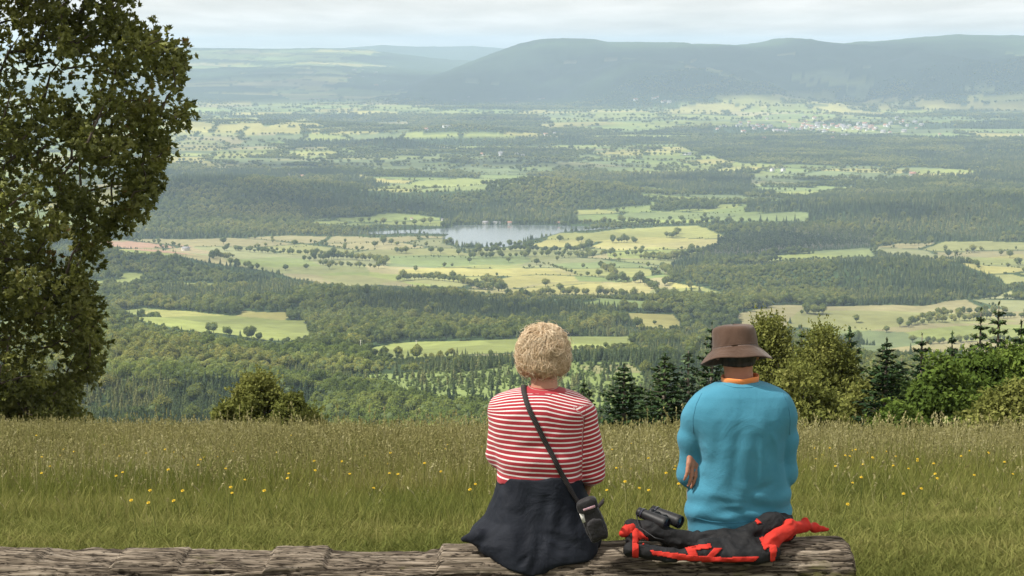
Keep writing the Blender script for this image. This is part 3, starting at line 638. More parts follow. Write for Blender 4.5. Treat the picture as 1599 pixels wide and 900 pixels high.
def rnd_trees():
    X = []; Y = []; S = []
    rng = np.random.default_rng(99)
    for y0, y1, sp, sc in ((560, 860, 11, .8), (860, 1600, 4.6, .56), (1600, 2600, 6.0, .66), (2600, 4000, 8.0, .80), (4000, 6200, 11.0, .95), (6200, 9500, 15.5, 1.2), (9500, 13200, 24, 1.6)):
        yy = np.arange(y0, y1, sp); W = .31*y1
        xx = np.arange(-W, W, sp); gx, gy = np.meshgrid(xx, yy)
        gx = gx+rng.uniform(-.42, .42, gx.shape)*sp; gy = gy+rng.uniform(-.42, .42, gx.shape)*sp
        k = np.abs(gx/gy) < .31
        X.append(gx[k]); Y.append(gy[k]); S.append(np.full(k.sum(), sc))
    X = np.concatenate(X); Y = np.concatenate(Y); S = np.concatenate(S); n = len(X)
    cls, col, hed, poly = landcover(X, Y)
    r = rng.random(n)
    idx = np.full(n, -1)
    idx = np.where(cls == 1, (r*4).astype(int), idx)
    idx = np.where(cls == 2, 4+(r*4).astype(int), idx)
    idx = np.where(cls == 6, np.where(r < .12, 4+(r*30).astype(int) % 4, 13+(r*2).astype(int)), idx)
    # a few strangers inside each stand
    sw = rng.random(n) < .07
    idx = np.where((cls == 1) & sw, 4+(r*4).astype(int), idx); idx = np.where((cls == 2) & sw, (r*4).astype(int), idx)
    sc4 = (cls == 4) & (rng.random(n) < np.where(fbm(X/50, Y/50, s=81, o=3) > .1, .85, .45))
    idx = np.where(sc4, np.where(rng.random(n) < .13, 4+(r*4).astype(int), 8+(r*3).astype(int)), idx)
    idx = np.where(cls == 5, 11+(r*2).astype(int), idx)
    # hedges of the plain
    idx = np.where(hed & (rng.random(n) < .8), (r*4).astype(int), idx)
    # lone trees in plain fields
    idx = np.where((cls == 0) & (Y > 4500) & (rng.random(n) < .004), (r*4).astype(int), idx)
    qx, qy = proj(X, Y, zt(X, Y))
    town = ((np.abs(qx-1300) < 190) & (np.abs(qy-199) < 11)) | ((np.abs(qx-790) < 110) & (np.abs(qy-157) < 6)) | ((np.abs(qx-560) < 70) & (np.abs(qy-118) < 12))
    idx = np.where(town & (rng.random(n) < .82), -1, idx)
    # broadleaf stands are spaced wider
    keep = (idx >= 0) & ~(((idx < 4) | (idx > 12)) & (Y < 4000) & (rng.random(n) < np.where(Y < 2600, .52, .30)))
    X, Y, S, idx, hed = X[keep], Y[keep], S[keep], idx[keep], hed[keep]; n = len(X)
    stand = 1+.25*fbm(X/160, Y/160, s=83, o=2)
    sz = S*stand*rng.uniform(.72, 1.2, n)*np.where(hed & (Y < 6200), np.where(rng.random(n) < .8, .34, .85), 1.0)
    sz = np.where(((idx < 4) | (idx > 12)) & (Y < 2600), sz*1.42, sz)
    Z = zt(X, Y); P0 = proj(X, Y, Z); P1 = proj(X, Y, Z+12*sz); P2 = proj(X, Y, Z+6*sz)
    # only low young growth directly in front of the open fields and the water
    low = np.zeros(n, bool); LK = [(a, b) for a, b in LAKE]
    for P in [p for c, _, p in LC if c == 0]+[LK]:
        low |= (inpoly(P1[0], P1[1], P) | inpoly(P2[0], P2[1], P)) & ~inpoly(P0[0], P0[1], P) & (Y < 5200)
    sz = np.where(low & ((idx < 8) | (idx > 12)), sz*.42, sz)
    lk = inpoly(X, Y, LAKE_W); ok = ~lk
    return X[ok], Y[ok], Z[ok], idx[ok], sz[ok], rng.uniform(0, 6.28, n)[ok]
# hedgerows and belts of trees, photo pixel polylines laid on the ground: (points, spacing m, size, kind)
HEDGES = [
 ([(800, 470), (850, 460), (900, 462), (960, 462), (1010, 470)], 8, 1.0, 'b'), ([(960, 440), (1010, 445), (1060, 470), (1100, 485), (1150, 500)], 8, 1.1, 'b'),
 ([(1130, 448), (1160, 458), (1200, 470)], 8, 1.0, 'b'), ([(1000, 520), (1100, 522), (1150, 512)], 8, .9, 'b'),
 ([(735, 398), (760, 395), (810, 392), (860, 394), (905, 392), (925, 386)], 8, 1.1, 'b'), ([(735, 404), (800, 402), (880, 400), (930, 404)], 9, 1.0, 'b'),
 ([(480, 408), (540, 405), (590, 408), (600, 416)], 8, 1.1, 'b'), ([(500, 414), (560, 418), (596, 420)], 8, .9, 'b'),
 ([(350, 392), (420, 396), (500, 398), (560, 402)], 8, .9, 'b'), ([(365, 415), (410, 424)], 7, .9, 'b'), ([(330, 406), (360, 402)], 8, .9, 'b'),
 ([(915, 398), (960, 400), (1000, 398), (1050, 406)], 9, .9, 'b'), ([(955, 380), (1000, 379)], 7, 1.2, 'b'),
 ([(1000, 350), (1050, 352), (1110, 350), (1180, 350)], 9, .9, 'b'), ([(880, 351), (940, 349), (1000, 355)], 8, .9, 'b'),
 ([(1045, 372), (1060, 369)], 8, 1.0, 'b'), ([(700, 352), (760, 348), (860, 350)], 9, 1.0, 'b'),
 ([(985, 345), (1060, 340), (1160, 330)], 14, .35, 'b'), ([(1095, 312), (1120, 322)], 12, .3, 'b'), ([(960, 328), (1160, 310)], 14, .3, 'b'),
 ([(1410, 512), (1440, 506), (1500, 502), (1599, 496), (1660, 494)], 7, 1.2, 'b'), ([(1440, 500), (1480, 492), (1520, 490), (1580, 488)], 7, 1.1, 'b'),
 ([(1450, 540), (1500, 534), (1560, 532), (1599, 536)], 7, 1.0, 'b'), ([(1250, 492), (1292, 490)], 6, 1.1, 'b'), ([(1340, 470), (1420, 472), (1470, 468)], 8, 1.0, 'b'),
 ([(1205, 500), (1238, 506)], 6, .9, 'c'), ([(1200, 520), (1260, 528)], 8, .8, 'b'), ([(1230, 514), (1320, 512), (1400, 518)], 10, .3, 'b'),
 ([(1370, 382), (1420, 384), (1460, 382)], 9, .8, 'b'), ([(1400, 400), (1470, 408), (1530, 420)], 9, .7, 'b'), ([(1480, 406), (1500, 398), (1540, 390)], 12, .35, 'b'),
 ([(620, 440), (660, 436), (700, 440), (740, 448), (790, 456)], 8, 1.1, 'b'), ([(600, 404), (700, 403), (740, 404)], 14, .3, 'b'),
 ([(450, 388), (520, 382), (700, 378)], 14, .3, 'b'), ([(560, 372), (700, 370)], 12, .35, 'b'), ([(905, 432), (860, 415), (830, 408)], 10, .4, 'b'),
 ([(940, 418), (960, 430), (950, 440)], 8, .9, 'b'), ([(1035, 420), (1050, 436), (1040, 448)], 8, .9, 'b'), ([(500, 331), (560, 327), (690, 340)], 10, .8, 'b'),
 ([(560, 298), (640, 302), (700, 302)], 9, .8, 'b'), ([(400, 243), (560, 243), (700, 238)], 14, .7, 'b'), ([(830, 248), (900, 254), (960, 262)], 16, .5, 'b'),
 ([(380, 264), (460, 266)], 12, .9, 'b'), ([(512, 262), (552, 262)], 9, 1.0, 'b'), ([(740, 252), (800, 248), (860, 246)], 12, 1.0, 'b'), ([(900, 270), (960, 273), (1000, 275)], 12, .9, 'b'),
 ([(640, 268), (730, 266)], 12, .9, 'b'), ([(1160, 300), (1230, 296), (1270, 290)], 14, .5, 'b'), ([(1000, 404), (1040, 408), (1085, 396), (1110, 402)], 8, 1.0, 'b'),
]
LONE = [(349, 382, 1.1), (291, 390, .8), (390, 373, .8), (426, 380, .8), (460, 385, 1), (564, 349, 1.1), (599, 351, 1), (619, 353, 1), (631, 353, .8), (585, 386, 1), (599, 383, 1.1), (611, 383, 1.1), (620, 396, .9), (627, 396, 1), (634, 396, .9), (538, 391, .8), (446, 423, .8), (478, 421, .8), (602, 414, 1.1), (514, 421, 1), (673, 396, 1), (688, 396, 1), (716, 399, .8), (733, 411, .9), (794, 410, .8), (649, 421, .6), (694, 418, .6), (703, 382, 1.2), (697, 383, .9), (731, 389, .9), (874, 378, .9), (908, 378, 1), (903, 379, .9), (1058, 366, 1.2), (1041, 371, .8), (977, 271, .9), (1056, 260, .9), (1065, 255, .8), (1024, 327, .8), (831, 271, .8), (647, 352, 1), (661, 350, 1.1), (672, 350, 1), (1046, 346, 1), (1064, 346, 1), (1253, 278, 1.3), (1260, 293, 1.2), (1331, 281, 1.3), (1372, 379, .9), (1426, 378, 1), (1452, 379, .9), (1563, 400, 1.1), (1577, 403, 1.1), (1590, 414, 1.1), (1481, 402, .9), (1493, 400, 1), (649, 424, .6), (852, 448, 1.1), (875, 457, .9), (894, 456, .8), (1084, 494, 1.1), (1022, 507, .6), (1077, 452, .8), (1337, 505, 1.25), (1384, 520, .9), (1425, 535, 1), (1437, 478, .8), (1390, 385, 1.1), (1382, 384, .9), (770, 448, 1.4), (760, 446, 1.2), (781, 449, 1.2), (1084, 488, 1.2), (1150, 514, .8), (820, 404, .8), (870, 408, .8), (838, 414, .9), (620, 384, .7), (1519, 395, 1), (1510, 396, .8), (945, 425, 1.1), (935, 432, 1), (1045, 425, .9), (960, 404, .9), (500, 344, .8), (1271, 492, 1.5), (1260, 491, 1.3), (1284, 491, 1.3)]
def build_valley_trees():
    X, Y, Z, I, S, R = rnd_trees()
    px, py = proj(X, Y, Z); 
    inv = (px > 0) & (px < 1599) & (py < 668) & (Y > 850)
    size = S*np.where(I >= 8, .4, 1)/Y
    size = np.where(inv, size, 0)
    # keep clear of the surfaces hidden behind the meadow edge and take the largest
    pick = np.argsort(-size)[:190]
    one = np.zeros(len(X), bool); one[pick] = True
    HX, HY, HS, HI = [], [], [], []
    rng = np.random.default_rng(5)
    for P, sp, sc, kd in HEDGES:
        W = [px_to_ground(a, b) for a, b in P]
        for (xa, ya), (xb, yb) in zip(W[:-1], W[1:]):
            L = math.hypot(xb-xa, yb-ya); k = min(int(L/sp)+1, 400)
            for j in range(k):
                t = (j+rng.uniform(-.3, .3))/k
                HX.append(xa+(xb-xa)*t+rng.normal()*2.0); HY.append(ya+(yb-ya)*t+rng.normal()*(5 if sc > .6 else 1.5)); HS.append(sc*rng.uniform(.6, 1.05)*(.8 if ya < 2700 else 1.15)); HI.append(rng.integers(0, 4)+(4 if kd == 'c' else 0))
    HX, HY, HS, HI = map(np.array, (HX, HY, HS, HI))
    lk = ~inpoly(HX, HY, LAKE_W); HX, HY, HS, HI = HX[lk], HY[lk], HS[lk], HI[lk]
    HZ = zt(HX, HY)
    X2 = np.concatenate([X[~one], HX]); Y2 = np.concatenate([Y[~one], HY]); Z2 = np.concatenate([Z[~one], HZ])
    I2 = np.concatenate([I[~one], HI]); S2 = np.concatenate([S[~one], HS]); R2 = rng.uniform(0, 6.28, len(X2))
    n = len(X2); sh = rng.uniform(.85, 1.15, n)
    scl = np.stack([S2, S2, S2*sh*np.where(Y2 > 6200, .72, 1)], 1); rot = np.zeros((n, 3)); rot[:, 2] = R2
    protos = [bpy.data.objects.new('wood_tree', m) for m in ALLP]
    near = Y2 < 6200
    a = instancer('woodland', np.stack([X2, Y2, Z2-.4], 1)[near], protos, I2[near], scl[near], rot[near])
    tag(a, 'dense mixed woods and hedgerows filling the slope and the valley floor', 'woodland', kind='stuff')
    b = instancer('far_woodland', np.stack([X2, Y2, Z2-.4], 1)[~near], [o.copy() for o in protos], I2[~near], scl[~near], rot[~near])
    tag(b, 'far bluish woods and hedges across the plain below the mountain', 'woodland', kind='stuff')
    lab = {0: ('broadleaf_tree', 'round green broadleaf tree in the wood just below the meadow edge', 'broadleaf trees of the nearest wood'),
           4: ('conifer_tree', 'dark pointed conifer in the wood just below the meadow edge', 'conifers of the nearest wood'),
           8: ('young_tree', 'small pale green young tree in the clearing below the meadow', 'young trees of the clearing')}
    for k in pick:
        g = 0 if I[k] < 4 or I[k] > 12 else (4 if I[k] < 8 or I[k] > 10 else 8)
        o = link(lab[g][0], ALLP[I[k]]); o.location = (X[k], Y[k], Z[k]-.4); o.scale = (S[k],)*3; o.rotation_euler = (0, 0, R[k])
        tag(o, lab[g][1], 'tree', lab[g][2])
    for j, (a, b, s) in enumerate(LONE):
        x, y = px_to_ground(a, b)
        o = link('field_tree', ME_B[j % 4]); o.location = (x, y, zt1(x, y)-.3); s *= .85 if y < 2800 else 1.2; o.scale = (s*1.1, s*1.1, s*.95); o.rotation_euler = (0, 0, j*1.3)
        side = 'lake' if 330 < b < 400 and 540 < a < 1070 else ('right' if a > 1100 else ('left' if a <= 540 else ('near' if b >= 400 else 'far')))
        tag(o, {'lake': 'small dark round tree standing alone near the lake shore', 'right': 'dark round tree standing alone in a pale valley field behind the hat', 'left': 'dark round tree standing alone in the pale fields between the oak and the lake', 'near': 'dark round tree standing alone in the fields on this side of the lake', 'far': 'dark round tree standing alone in the green fields beyond the lake'}[side], 'tree', {'lake': 'lone trees round the lake', 'right': 'lone trees in the fields on the hat side', 'left': 'lone trees between the oak and the lake', 'near': 'lone trees on this side of the lake', 'far': 'lone trees beyond the lake'}[side])
    print('TREES', n, near.sum())
build_valley_trees()
# ---------------------------------------------------------------- houses
M_wall = mat_noise('render_wall', [(.3, (.46, .43, .37)), (.7, (.62, .59, .52))], scale=.3, rough=.9)
M_wallw = mat_noise('white_wall', [(.3, (.62, .62, .60)), (.7, (.74, .74, .72))], scale=.3, rough=.9)
M_tile = mat_noise('tile_roof', [(.3, (.22, .12, .085)), (.7, (.36, .20, .14))], scale=.5, rough=.9)
M_slate = mat_noise('slate_roof', [(.3, (.16, .16, .17)), (.7, (.26, .25, .25))], scale=.5, rough=.9)
M_win = mat_noise('window_glass', [(.3, (.04, .045, .05)), (.7, (.08, .09, .1))], scale=1, rough=.3)
def house_mesh(w, d, h, rh, wall, roof, hip=False):
    mb = MB(); x, y = w/2, d/2
    V = [(-x, -y, -2), (x, -y, -2), (x, y, -2), (-x, y, -2), (-x, -y, h), (x, -y, h), (x, y, h), (-x, y, h), (-x, 0, h+rh), (x, 0, h+rh)]
    mb.add(V, [[0, 1, 5, 4], [2, 3, 7, 6], [3, 0, 4, 7], [1, 2, 6, 5]], 0); mb.add(V, [[4, 7, 8], [6, 5, 9]], 0)
    e = .5; t = .25; i = 1.5 if hip else -e
    for s in (-1, 1):
        R = [(-x-e, s*(y+e), h-.25), (x+e, s*(y+e), h-.25), (x-i, 0, h+rh+.1), (-x+i, 0, h+rh+.1)]
        R2 = [(a, b, c+t) for a, b, c in R]
        mb.add(R+R2, [[0, 1, 2, 3], [4, 5, 6, 7], [0, 1, 5, 4], [1, 2, 6, 5], [3, 0, 4, 7]], 1)
    for k in range(int(w//3)):
        cx = -x+1.5+k*3.0
        for s in (-1, 1): add_box(mb, (cx, s*(y+.02), h*.55), (1.0, .08, 1.3), 2)
    add_box(mb, (x*.5, 0, h+rh+.5), (.8, .8, 1.6), 0)
    return mb.mesh('house', [wall, roof, M_win])
HM = [house_mesh(12, 8, 4.5, 3, M_wall, M_tile), house_mesh(10, 8, 5.5, 3, M_wallw, M_slate), house_mesh(16, 9, 5, 3.4, M_wall, M_slate, True), house_mesh(13, 9, 4, 3, M_wallw, M_tile), house_mesh(34, 16, 7, 3, M_wallw, M_slate)]
def put_house(px, py, k, s, rz, label, group, y0=300.):
    x, y = px_to_ground(px, py, y0); o = link('house', HM[k]); o.location = (x, y, zt1(x, y)+.2); o.scale = (s, s, s); o.rotation_euler = (0, 0, rz)
    tag(o, label, 'house', group)
def build_houses():
    rng = np.random.default_rng(17)
    def cl(n, cx, cy, sx, sy, lab, grp, s=1.3):
        for i in range(n): put_house(cx+rng.normal()*sx, cy+rng.normal()*sy, int(rng.integers(0, 4)), s*rng.uniform(.7, 1.3), rng.uniform(-.6, .6), lab, grp)
    T = 'tiny pale house of the distant town on the valley plain'
    cl(52, 1275, 200, 62, 6, T, 'houses of the distant town', 1.35); cl(40, 1335, 202, 75, 6, T, 'houses of the distant town', 1.3); cl(18, 1190, 197, 40, 4, T, 'houses of the distant town', 1.1)
    cl(22, 800, 158, 45, 3, 'tiny pale house of the hamlet at the foot of the mountain', 'houses at the foot of the mountain', 1.6)
    cl(8, 1030, 158, 25, 3, 'tiny pale house of the hamlet at the foot of the mountain', 'houses at the foot of the mountain', 1.5)
    cl(14, 560, 118, 30, 7, 'tiny pale house in the far left side valley', 'houses in the far side valley', 1.9)
    cl(7, 790, 243, 22, 2, 'small pale farmhouse among grey green fields beyond the lake', 'farmhouses beyond the lake', 1.2)
    cl(5, 462, 278, 10, 2, 'small pale farmhouse on the wooded hill behind the oak', 'farmhouses on the wooded hill', 1.0)
    for a, b, k, s, r, lab in ((1320, 213, 4, .95, .1, 'large white block standing below the distant town'), (1073, 242, 4, .85, .2, 'long white barn beside a bright field beyond the lake'), (1183, 197, 4, .5, 0, 'white box shaped building at the left end of the distant town'),
                               (697, 199, 4, .9, .3, 'large pale manor with red roof on the wooded rise'), (666, 204, 3, 1.3, .1, 'white house left of the pale manor on the rise'), (852, 212, 3, 1.3, .2, 'white farmhouse left one of a pair on the plain'), (866, 211, 1, 1.3, -.1, 'white farmhouse right one of a pair on the plain'),
                               (775, 350.5, 4, .55, .05, 'long brick coloured house on the far lake shore'), (758, 350.5, 2, .8, .1, 'small house left of the long one on the lake shore'), (796, 350.5, 0, .8, 0, 'small house right of the long one on the lake shore'), (872, 350.5, 3, .8, .1, 'low white boathouse further right on the lake shore'),
                               (290, 392, 2, .9, .3, 'grey roofed farmhouse beside the red ploughed field'), (1206, 268, 1, 1.2, .7, 'white gabled farmhouse left one of two by the field'), (1223, 268, 1, 1.2, .7, 'white gabled farmhouse right one of two by the field'), (1425, 275, 0, 1.6, 0, 'red roofed farm at the edge of the big forest'),
                               (643, 343, 3, .5, .1, 'white hut on the green field above the lake'), (691, 345, 1, .55, .1, 'white hut near the lake at the edge of the wood'), (422, 320, 2, .8, 1.2, 'pale house half hidden in the dark wooded hill'), (465, 328, 0, .8, .2, 'reddish house below the dark wooded hill')):
        put_house(a, b, k, s, r, lab, None)
build_houses()
def build_poles():
    for a, b, h, lab in ((563, 548, 9, 'thin pale utility pole at the near left end of the lens shaped field'), (650, 545, 8, 'thin pale utility pole in the middle of the lens shaped field')):
        x, y = px_to_ground(a, b); mb = MB(); add_tube(mb, [(0, 0, -.5), (0, 0, h)], [.22, .15], 6); add_box(mb, (0, 0, h-.8), (2.0, .15, .18)); add_tube(mb, [(-.8, 0, h-.7), (-.8, 0, h-.3)], .08, 5); add_tube(mb, [(.8, 0, h-.7), (.8, 0, h-.3)], .08, 5)
        o = mb.obj('utility_pole', M_wall); o.location = (x, y, zt1(x, y)); tag(o, lab, 'utility pole')
build_poles()
# ---------------------------------------------------------------- clouds that shade the land
def build_clouds():
    m, nt, nd, lk = nt_new('cloud'); out = N(nt, 'ShaderNodeOutputMaterial')
    d = N(nt, 'ShaderNodeBsdfDiffuse'); d.inputs[0].default_value = (.92, .93, .95, 1); t = N(nt, 'ShaderNodeBsdfTranslucent'); t.inputs[0].default_value = (.9, .92, .95, 1)
    a = N(nt, 'ShaderNodeMixShader'); a.inputs[0].default_value = .5; lk.new(d.outputs[0], a.inputs[1]); lk.new(t.outputs[0], a.inputs[2])
    tr = N(nt, 'ShaderNodeBsdfTransparent'); b = N(nt, 'ShaderNodeMixShader')
    at_ = N(nt, 'ShaderNodeAttribute', attribute_name='tint'); lk.new(at_.outputs['Fac'], b.inputs[0]); lk.new(tr.outputs[0], b.inputs[1]); lk.new(a.outputs[0], b.inputs[2])
    lk.new(b.outputs[0], out.inputs[0])
    rng = np.random.default_rng(3); mb = MB(); H = 1500.
    def cloud(x, y, z, rx, ry, dens, n=26):
        k = (H-z)/SUNV[2]; cx, cy = x+SUNV[0]*k, y+SUNV[1]*k
        for i in range(n):
            a_ = rng.uniform(0, 6.28); q = math.sqrt(rng.uniform(0, 1)); r = rng.uniform(.22, .42)*min(rx, ry)*(1.15-.5*q)
            n0 = mb.n; ico_core(mb, (cx+math.cos(a_)*q*rx, cy+math.sin(a_)*q*ry, H+rng.uniform(0, .25)*r), (r, r, r*.42), 0, n=14, seed=i)
            mb.T[-1] = np.full(mb.n-n0, dens)
    def at_px(px, py, rx, ry, dens, n=26, y0=300.):
        x, y = px_to_ground(px, py, y0); cloud(x, y, zt1(x, y), rx, ry, dens, n)
    cloud(0, 20, 0, 330, 230, .032, 40)
    at_px(230, 625, 170, 80, .22, 20); at_px(330, 325, 520, 280, .32, 30); at_px(760, 488, 300, 150, .16, 24); at_px(600, 255, 900, 420, .2, 26)
    at_px(1180, 285, 330, 200, .2); at_px(300, 410, 260, 130, .14, 20); at_px(1450, 330, 330, 160, .12, 20); at_px(1300, 545, 300, 80, .15, 20)
    at_px(600, 225, 1300, 330, .25); at_px(1100, 195, 1000, 300, .2); at_px(730, 188, 500, 260, .25)
    at_px(850, 110, 3000, 2300, .4, 40); at_px(1180, 110, 2200, 1800, .35, 34); at_px(1480, 100, 2300, 1600, .3, 34); at_px(380, 120, 1600, 1800, .25, 30); at_px(300, 85, 1900, 1300, .3, 30)
    at_px(440, 498, 70, 26, .3, 10)
    o = mb.obj('clouds', m, smooth=True); tag(o, 'broken white clouds high over the valley', 'clouds', kind='stuff')
build_clouds()
# ================================================================ body shapes from distance fields (surface nets)
def surf_net(f, lo, hi, h):
    lo = np.array(lo, float); hi = np.array(hi, float); n = np.ceil((hi-lo)/h).astype(int)+1
    ax = [lo[i]+h*np.arange(n[i]) for i in range(3)]
    X, Y, Z = np.meshgrid(*ax, indexing='ij'); D = f(X, Y, Z)
    S = D < 0; nx, ny, nz = D.shape
    acc = np.zeros((nx-1, ny-1, nz-1, 3)); cnt = np.zeros((nx-1, ny-1, nz-1))
    def sl(a, s): return a[s[0]:s[0]+nx-1, s[1]:s[1]+ny-1, s[2]:s[2]+nz-1]
    cs = [(i, j, k) for i in (0, 1) for j in (0, 1) for k in (0, 1)]
    for a in cs:
        for d in range(3):
            if a[d]: continue
            b = list(a); b[d] = 1
            da, db = sl(D, a), sl(D, b); m = (da < 0) != (db < 0)
            t = np.where(m, da/(da-db+1e-12*(da == db)), 0)
            p = [np.full(da.shape, float(a[e])) for e in range(3)]; p[d] = t
            for e in range(3): acc[..., e] += np.where(m, p[e], 0)
            cnt += m
    act = cnt > 0; idx = -np.ones(act.shape, int); idx[act] = np.arange(act.sum())
    I = np.argwhere(act); V = lo + h*(I + acc[act]/cnt[act][:, None])
    F = []
    for d in range(3):
        e1, e2 = [(1, 2), (2, 0), (0, 1)][d]
        s0 = [slice(None)]*3; s1 = [slice(None)]*3; s0[d] = slice(0, -1); s1[d] = slice(1, None)
        A = S[tuple(s0)]; B = S[tuple(s1)]; c = np.argwhere(A != B)
        c = c[(c[:, e1] > 0) & (c[:, e2] > 0) & (c[:, e1] < np.array(idx.shape)[e1]) & (c[:, e2] < np.array(idx.shape)[e2])]
        if not len(c): continue
        fl = A[tuple(c.T)]
        def g(o1, o2):
            q = c.copy(); q[:, e1] -= o1; q[:, e2] -= o2; return idx[tuple(q.T)]
        Q = np.stack([g(1, 1), g(0, 1), g(0, 0), g(1, 0)], 1)
        Q = np.where(fl[:, None], Q, Q[:, ::-1]); F.append(Q)
    return V, np.concatenate(F)
def smin(a, b, k): 
    h = np.clip(.5+.5*(b-a)/k, 0, 1); return b+(a-b)*h-k*h*(1-h)
def caps(X, Y, Z, a, b, ra, rb, sy=1.0):
    """tapered capsule"""
    a = np.array(a, float); b = np.array(b, float); d = b-a; L = np.dot(d, d)
    t = np.clip(((X-a[0])*d[0]+(Y-a[1])*d[1]+(Z-a[2])*d[2])/L, 0, 1)
    return np.sqrt((X-a[0]-t*d[0])**2+((Y-a[1]-t*d[1])*sy)**2+(Z-a[2]-t*d[2])**2)-(ra+(rb-ra)*t)
def ell(X, Y, Z, c, r):
    r = np.array(r, float); q = np.sqrt(((X-c[0])/r[0])**2+((Y-c[1])/r[1])**2+((Z-c[2])/r[2])**2); return (q-1)*r.min()
def prof(X, Y, Z, zs, xl, xr, yb, yf, p=2.3):
    """body of stacked super-ellipses; left, right, back and front limits by height"""
    a0 = np.interp(Z, zs, xl); a1 = np.interp(Z, zs, xr); b0 = np.interp(Z, zs, yb); b1 = np.interp(Z, zs, yf)
    cx, hx, cy, hy = (a0+a1)/2, (a1-a0)/2, (b0+b1)/2, (b1-b0)/2
    q = (np.abs((X-cx)/hx)**p+np.abs((Y-cy)/hy)**p)**(1/p)
    d = (q-1)*np.minimum(hx, hy)
    return np.maximum(d, np.maximum(zs[0]-Z, Z-zs[-1]))
def fold(X, Y, Z, a, b, w, depth):
    """a crease running from a to b"""
    a = np.array(a, float); b = np.array(b, float); d = b-a; L = np.dot(d, d)
    t = np.clip(((X-a[0])*d[0]+(Y-a[1])*d[1]+(Z-a[2])*d[2])/L, 0, 1)
    r = np.sqrt((X-a[0]-t*d[0])**2+(Y-a[1]-t*d[1])**2+(Z-a[2]-t*d[2])**2)
    return depth*np.exp(-(r/w)**2)*np.sin(math.pi*np.clip(t*.9+.08, 0, 1))**.6
def sdf_obj(name, f, lo, hi, h, mats, parent=None, post=None):
    V, F = surf_net(f, lo, hi, h)
    # relax a little
    for _ in range(2):
        A = np.zeros_like(V); c = np.zeros(len(V))
        for k in range(4):
            a, b = F[:, k], F[:, (k+1) % 4]
            for e in range(3): A[:, e] += np.bincount(a, V[b][:, e], len(V)) + np.bincount(b, V[a][:, e], len(V))
            c += np.bincount(a, minlength=len(V))+np.bincount(b, minlength=len(V))
        V = V*.5 + A/np.maximum(c, 1)[:, None]*.5
    return link(name, mesh_np(name, V, F, mats if isinstance(mats, (list, tuple)) else [mats], True), parent)
YP = 8.0
def PX(px): return (px-799.5)/FPX*(YP*ct+ .0)*1.0
def WX(px, py, Y=YP): return at(px, py, Y)[0]
def WZ(py, Y=YP): return CZ - Y*slope(py)
def XX(px, py, Y=YP):
    return at(px, py, Y)[0]
# ---------------------------------------------------------------- cloth materials
def mat_cloth(name, c0, c1, scale=60, weave=.25, sheen=.2, fold_b=.35, rough=.9, fscale=7):
    m, nt, nd, lk = nt_new(name); out = N(nt, 'ShaderNodeOutputMaterial'); p = N(nt, 'ShaderNodeBsdfPrincipled')
    tc = N(nt, 'ShaderNodeTexCoord')
    n1 = N(nt, 'ShaderNodeTexNoise'); n1.inputs['Scale'].default_value = 9; n1.inputs['Detail'].default_value = 5; lk.new(tc.outputs['Object'], n1.inputs['Vector'])
    r = ramp(nt, [(.3, c0), (.7, c1)]); lk.new(n1.outputs['Fac'], r.inputs[0]); lk.new(r.outputs[0], p.inputs['Base Color'])
    p.inputs['Roughness'].default_value = rough; p.inputs['Specular IOR Level'].default_value = .2; p.inputs['Sheen Weight'].default_value = sheen; p.inputs['Sheen Roughness'].default_value = .5
    n2 = N(nt, 'ShaderNodeTexNoise'); n2.inputs['Scale'].default_value = scale*6; lk.new(tc.outputs['Object'], n2.inputs['Vector'])
    n3 = N(nt, 'ShaderNodeTexNoise'); n3.inputs['Scale'].default_value = fscale; n3.inputs['Detail'].default_value = 4; n3.inputs['Distortion'].default_value = .7; lk.new(tc.outputs['Object'], n3.inputs['Vector'])
    b1 = N(nt, 'ShaderNodeBump'); b1.inputs['Strength'].default_value = weave; b1.inputs['Distance'].default_value = .002; lk.new(n2.outputs['Fac'], b1.inputs['Height'])
    b2 = N(nt, 'ShaderNodeBump'); b2.inputs['Strength'].default_value = fold_b; b2.inputs['Distance'].default_value = .03; lk.new(n3.outputs['Fac'], b2.inputs['Height']); lk.new(b1.outputs[0], b2.inputs['Normal'])
    lk.new(b2.outputs[0], p.inputs['Normal']); lk.new(p.outputs[0], out.inputs[0])
    return m
M_blue = mat_cloth('blue_fleece', (.056, .225, .325), (.070, .258, .368), sheen=.05, fold_b=.3, rough=1.0, weave=.6)
M_skin = mat_noise('skin', [(.35, (.42, .20, .13)), (.65, (.52, .27, .18))], scale=14, rough=.55, spec=.35, bump=.08, bscale=90, dist=.003)
M_skinm = mat_noise('tanned_skin', [(.35, (.36, .155, .095)), (.65, (.45, .21, .13))], scale=14, rough=.55, spec=.35, bump=.08, bscale=90, dist=.003)
M_navy = mat_cloth('navy_cloth', (.007, .009, .015), (.013, .016, .024), fold_b=.75, sheen=.0, fscale=7, rough=.75)
M_orange = mat_cloth('orange_cloth', (.72, .22, .06), (.82, .29, .09), fold_b=.1)
M_hat = mat_cloth('brown_cotton', (.070, .040, .027), (.105, .062, .043), fold_b=.35, fscale=12)
M_dark = mat_cloth('dark_trousers', (.03, .03, .035), (.05, .05, .055))
M_grey = mat_cloth('grey_trousers', (.10, .09, .08), (.15, .14, .12))
M_boot = mat_noise('boot_leather', [(.3, (.05, .035, .025)), (.7, (.09, .065, .045))], scale=20, rough=.6)
M_hairm = mat_noise('dark_hair', [(.3, (.012, .010, .009)), (.7, (.05, .04, .035))], scale=60, stretch=(1, 1, .15), rough=.6)
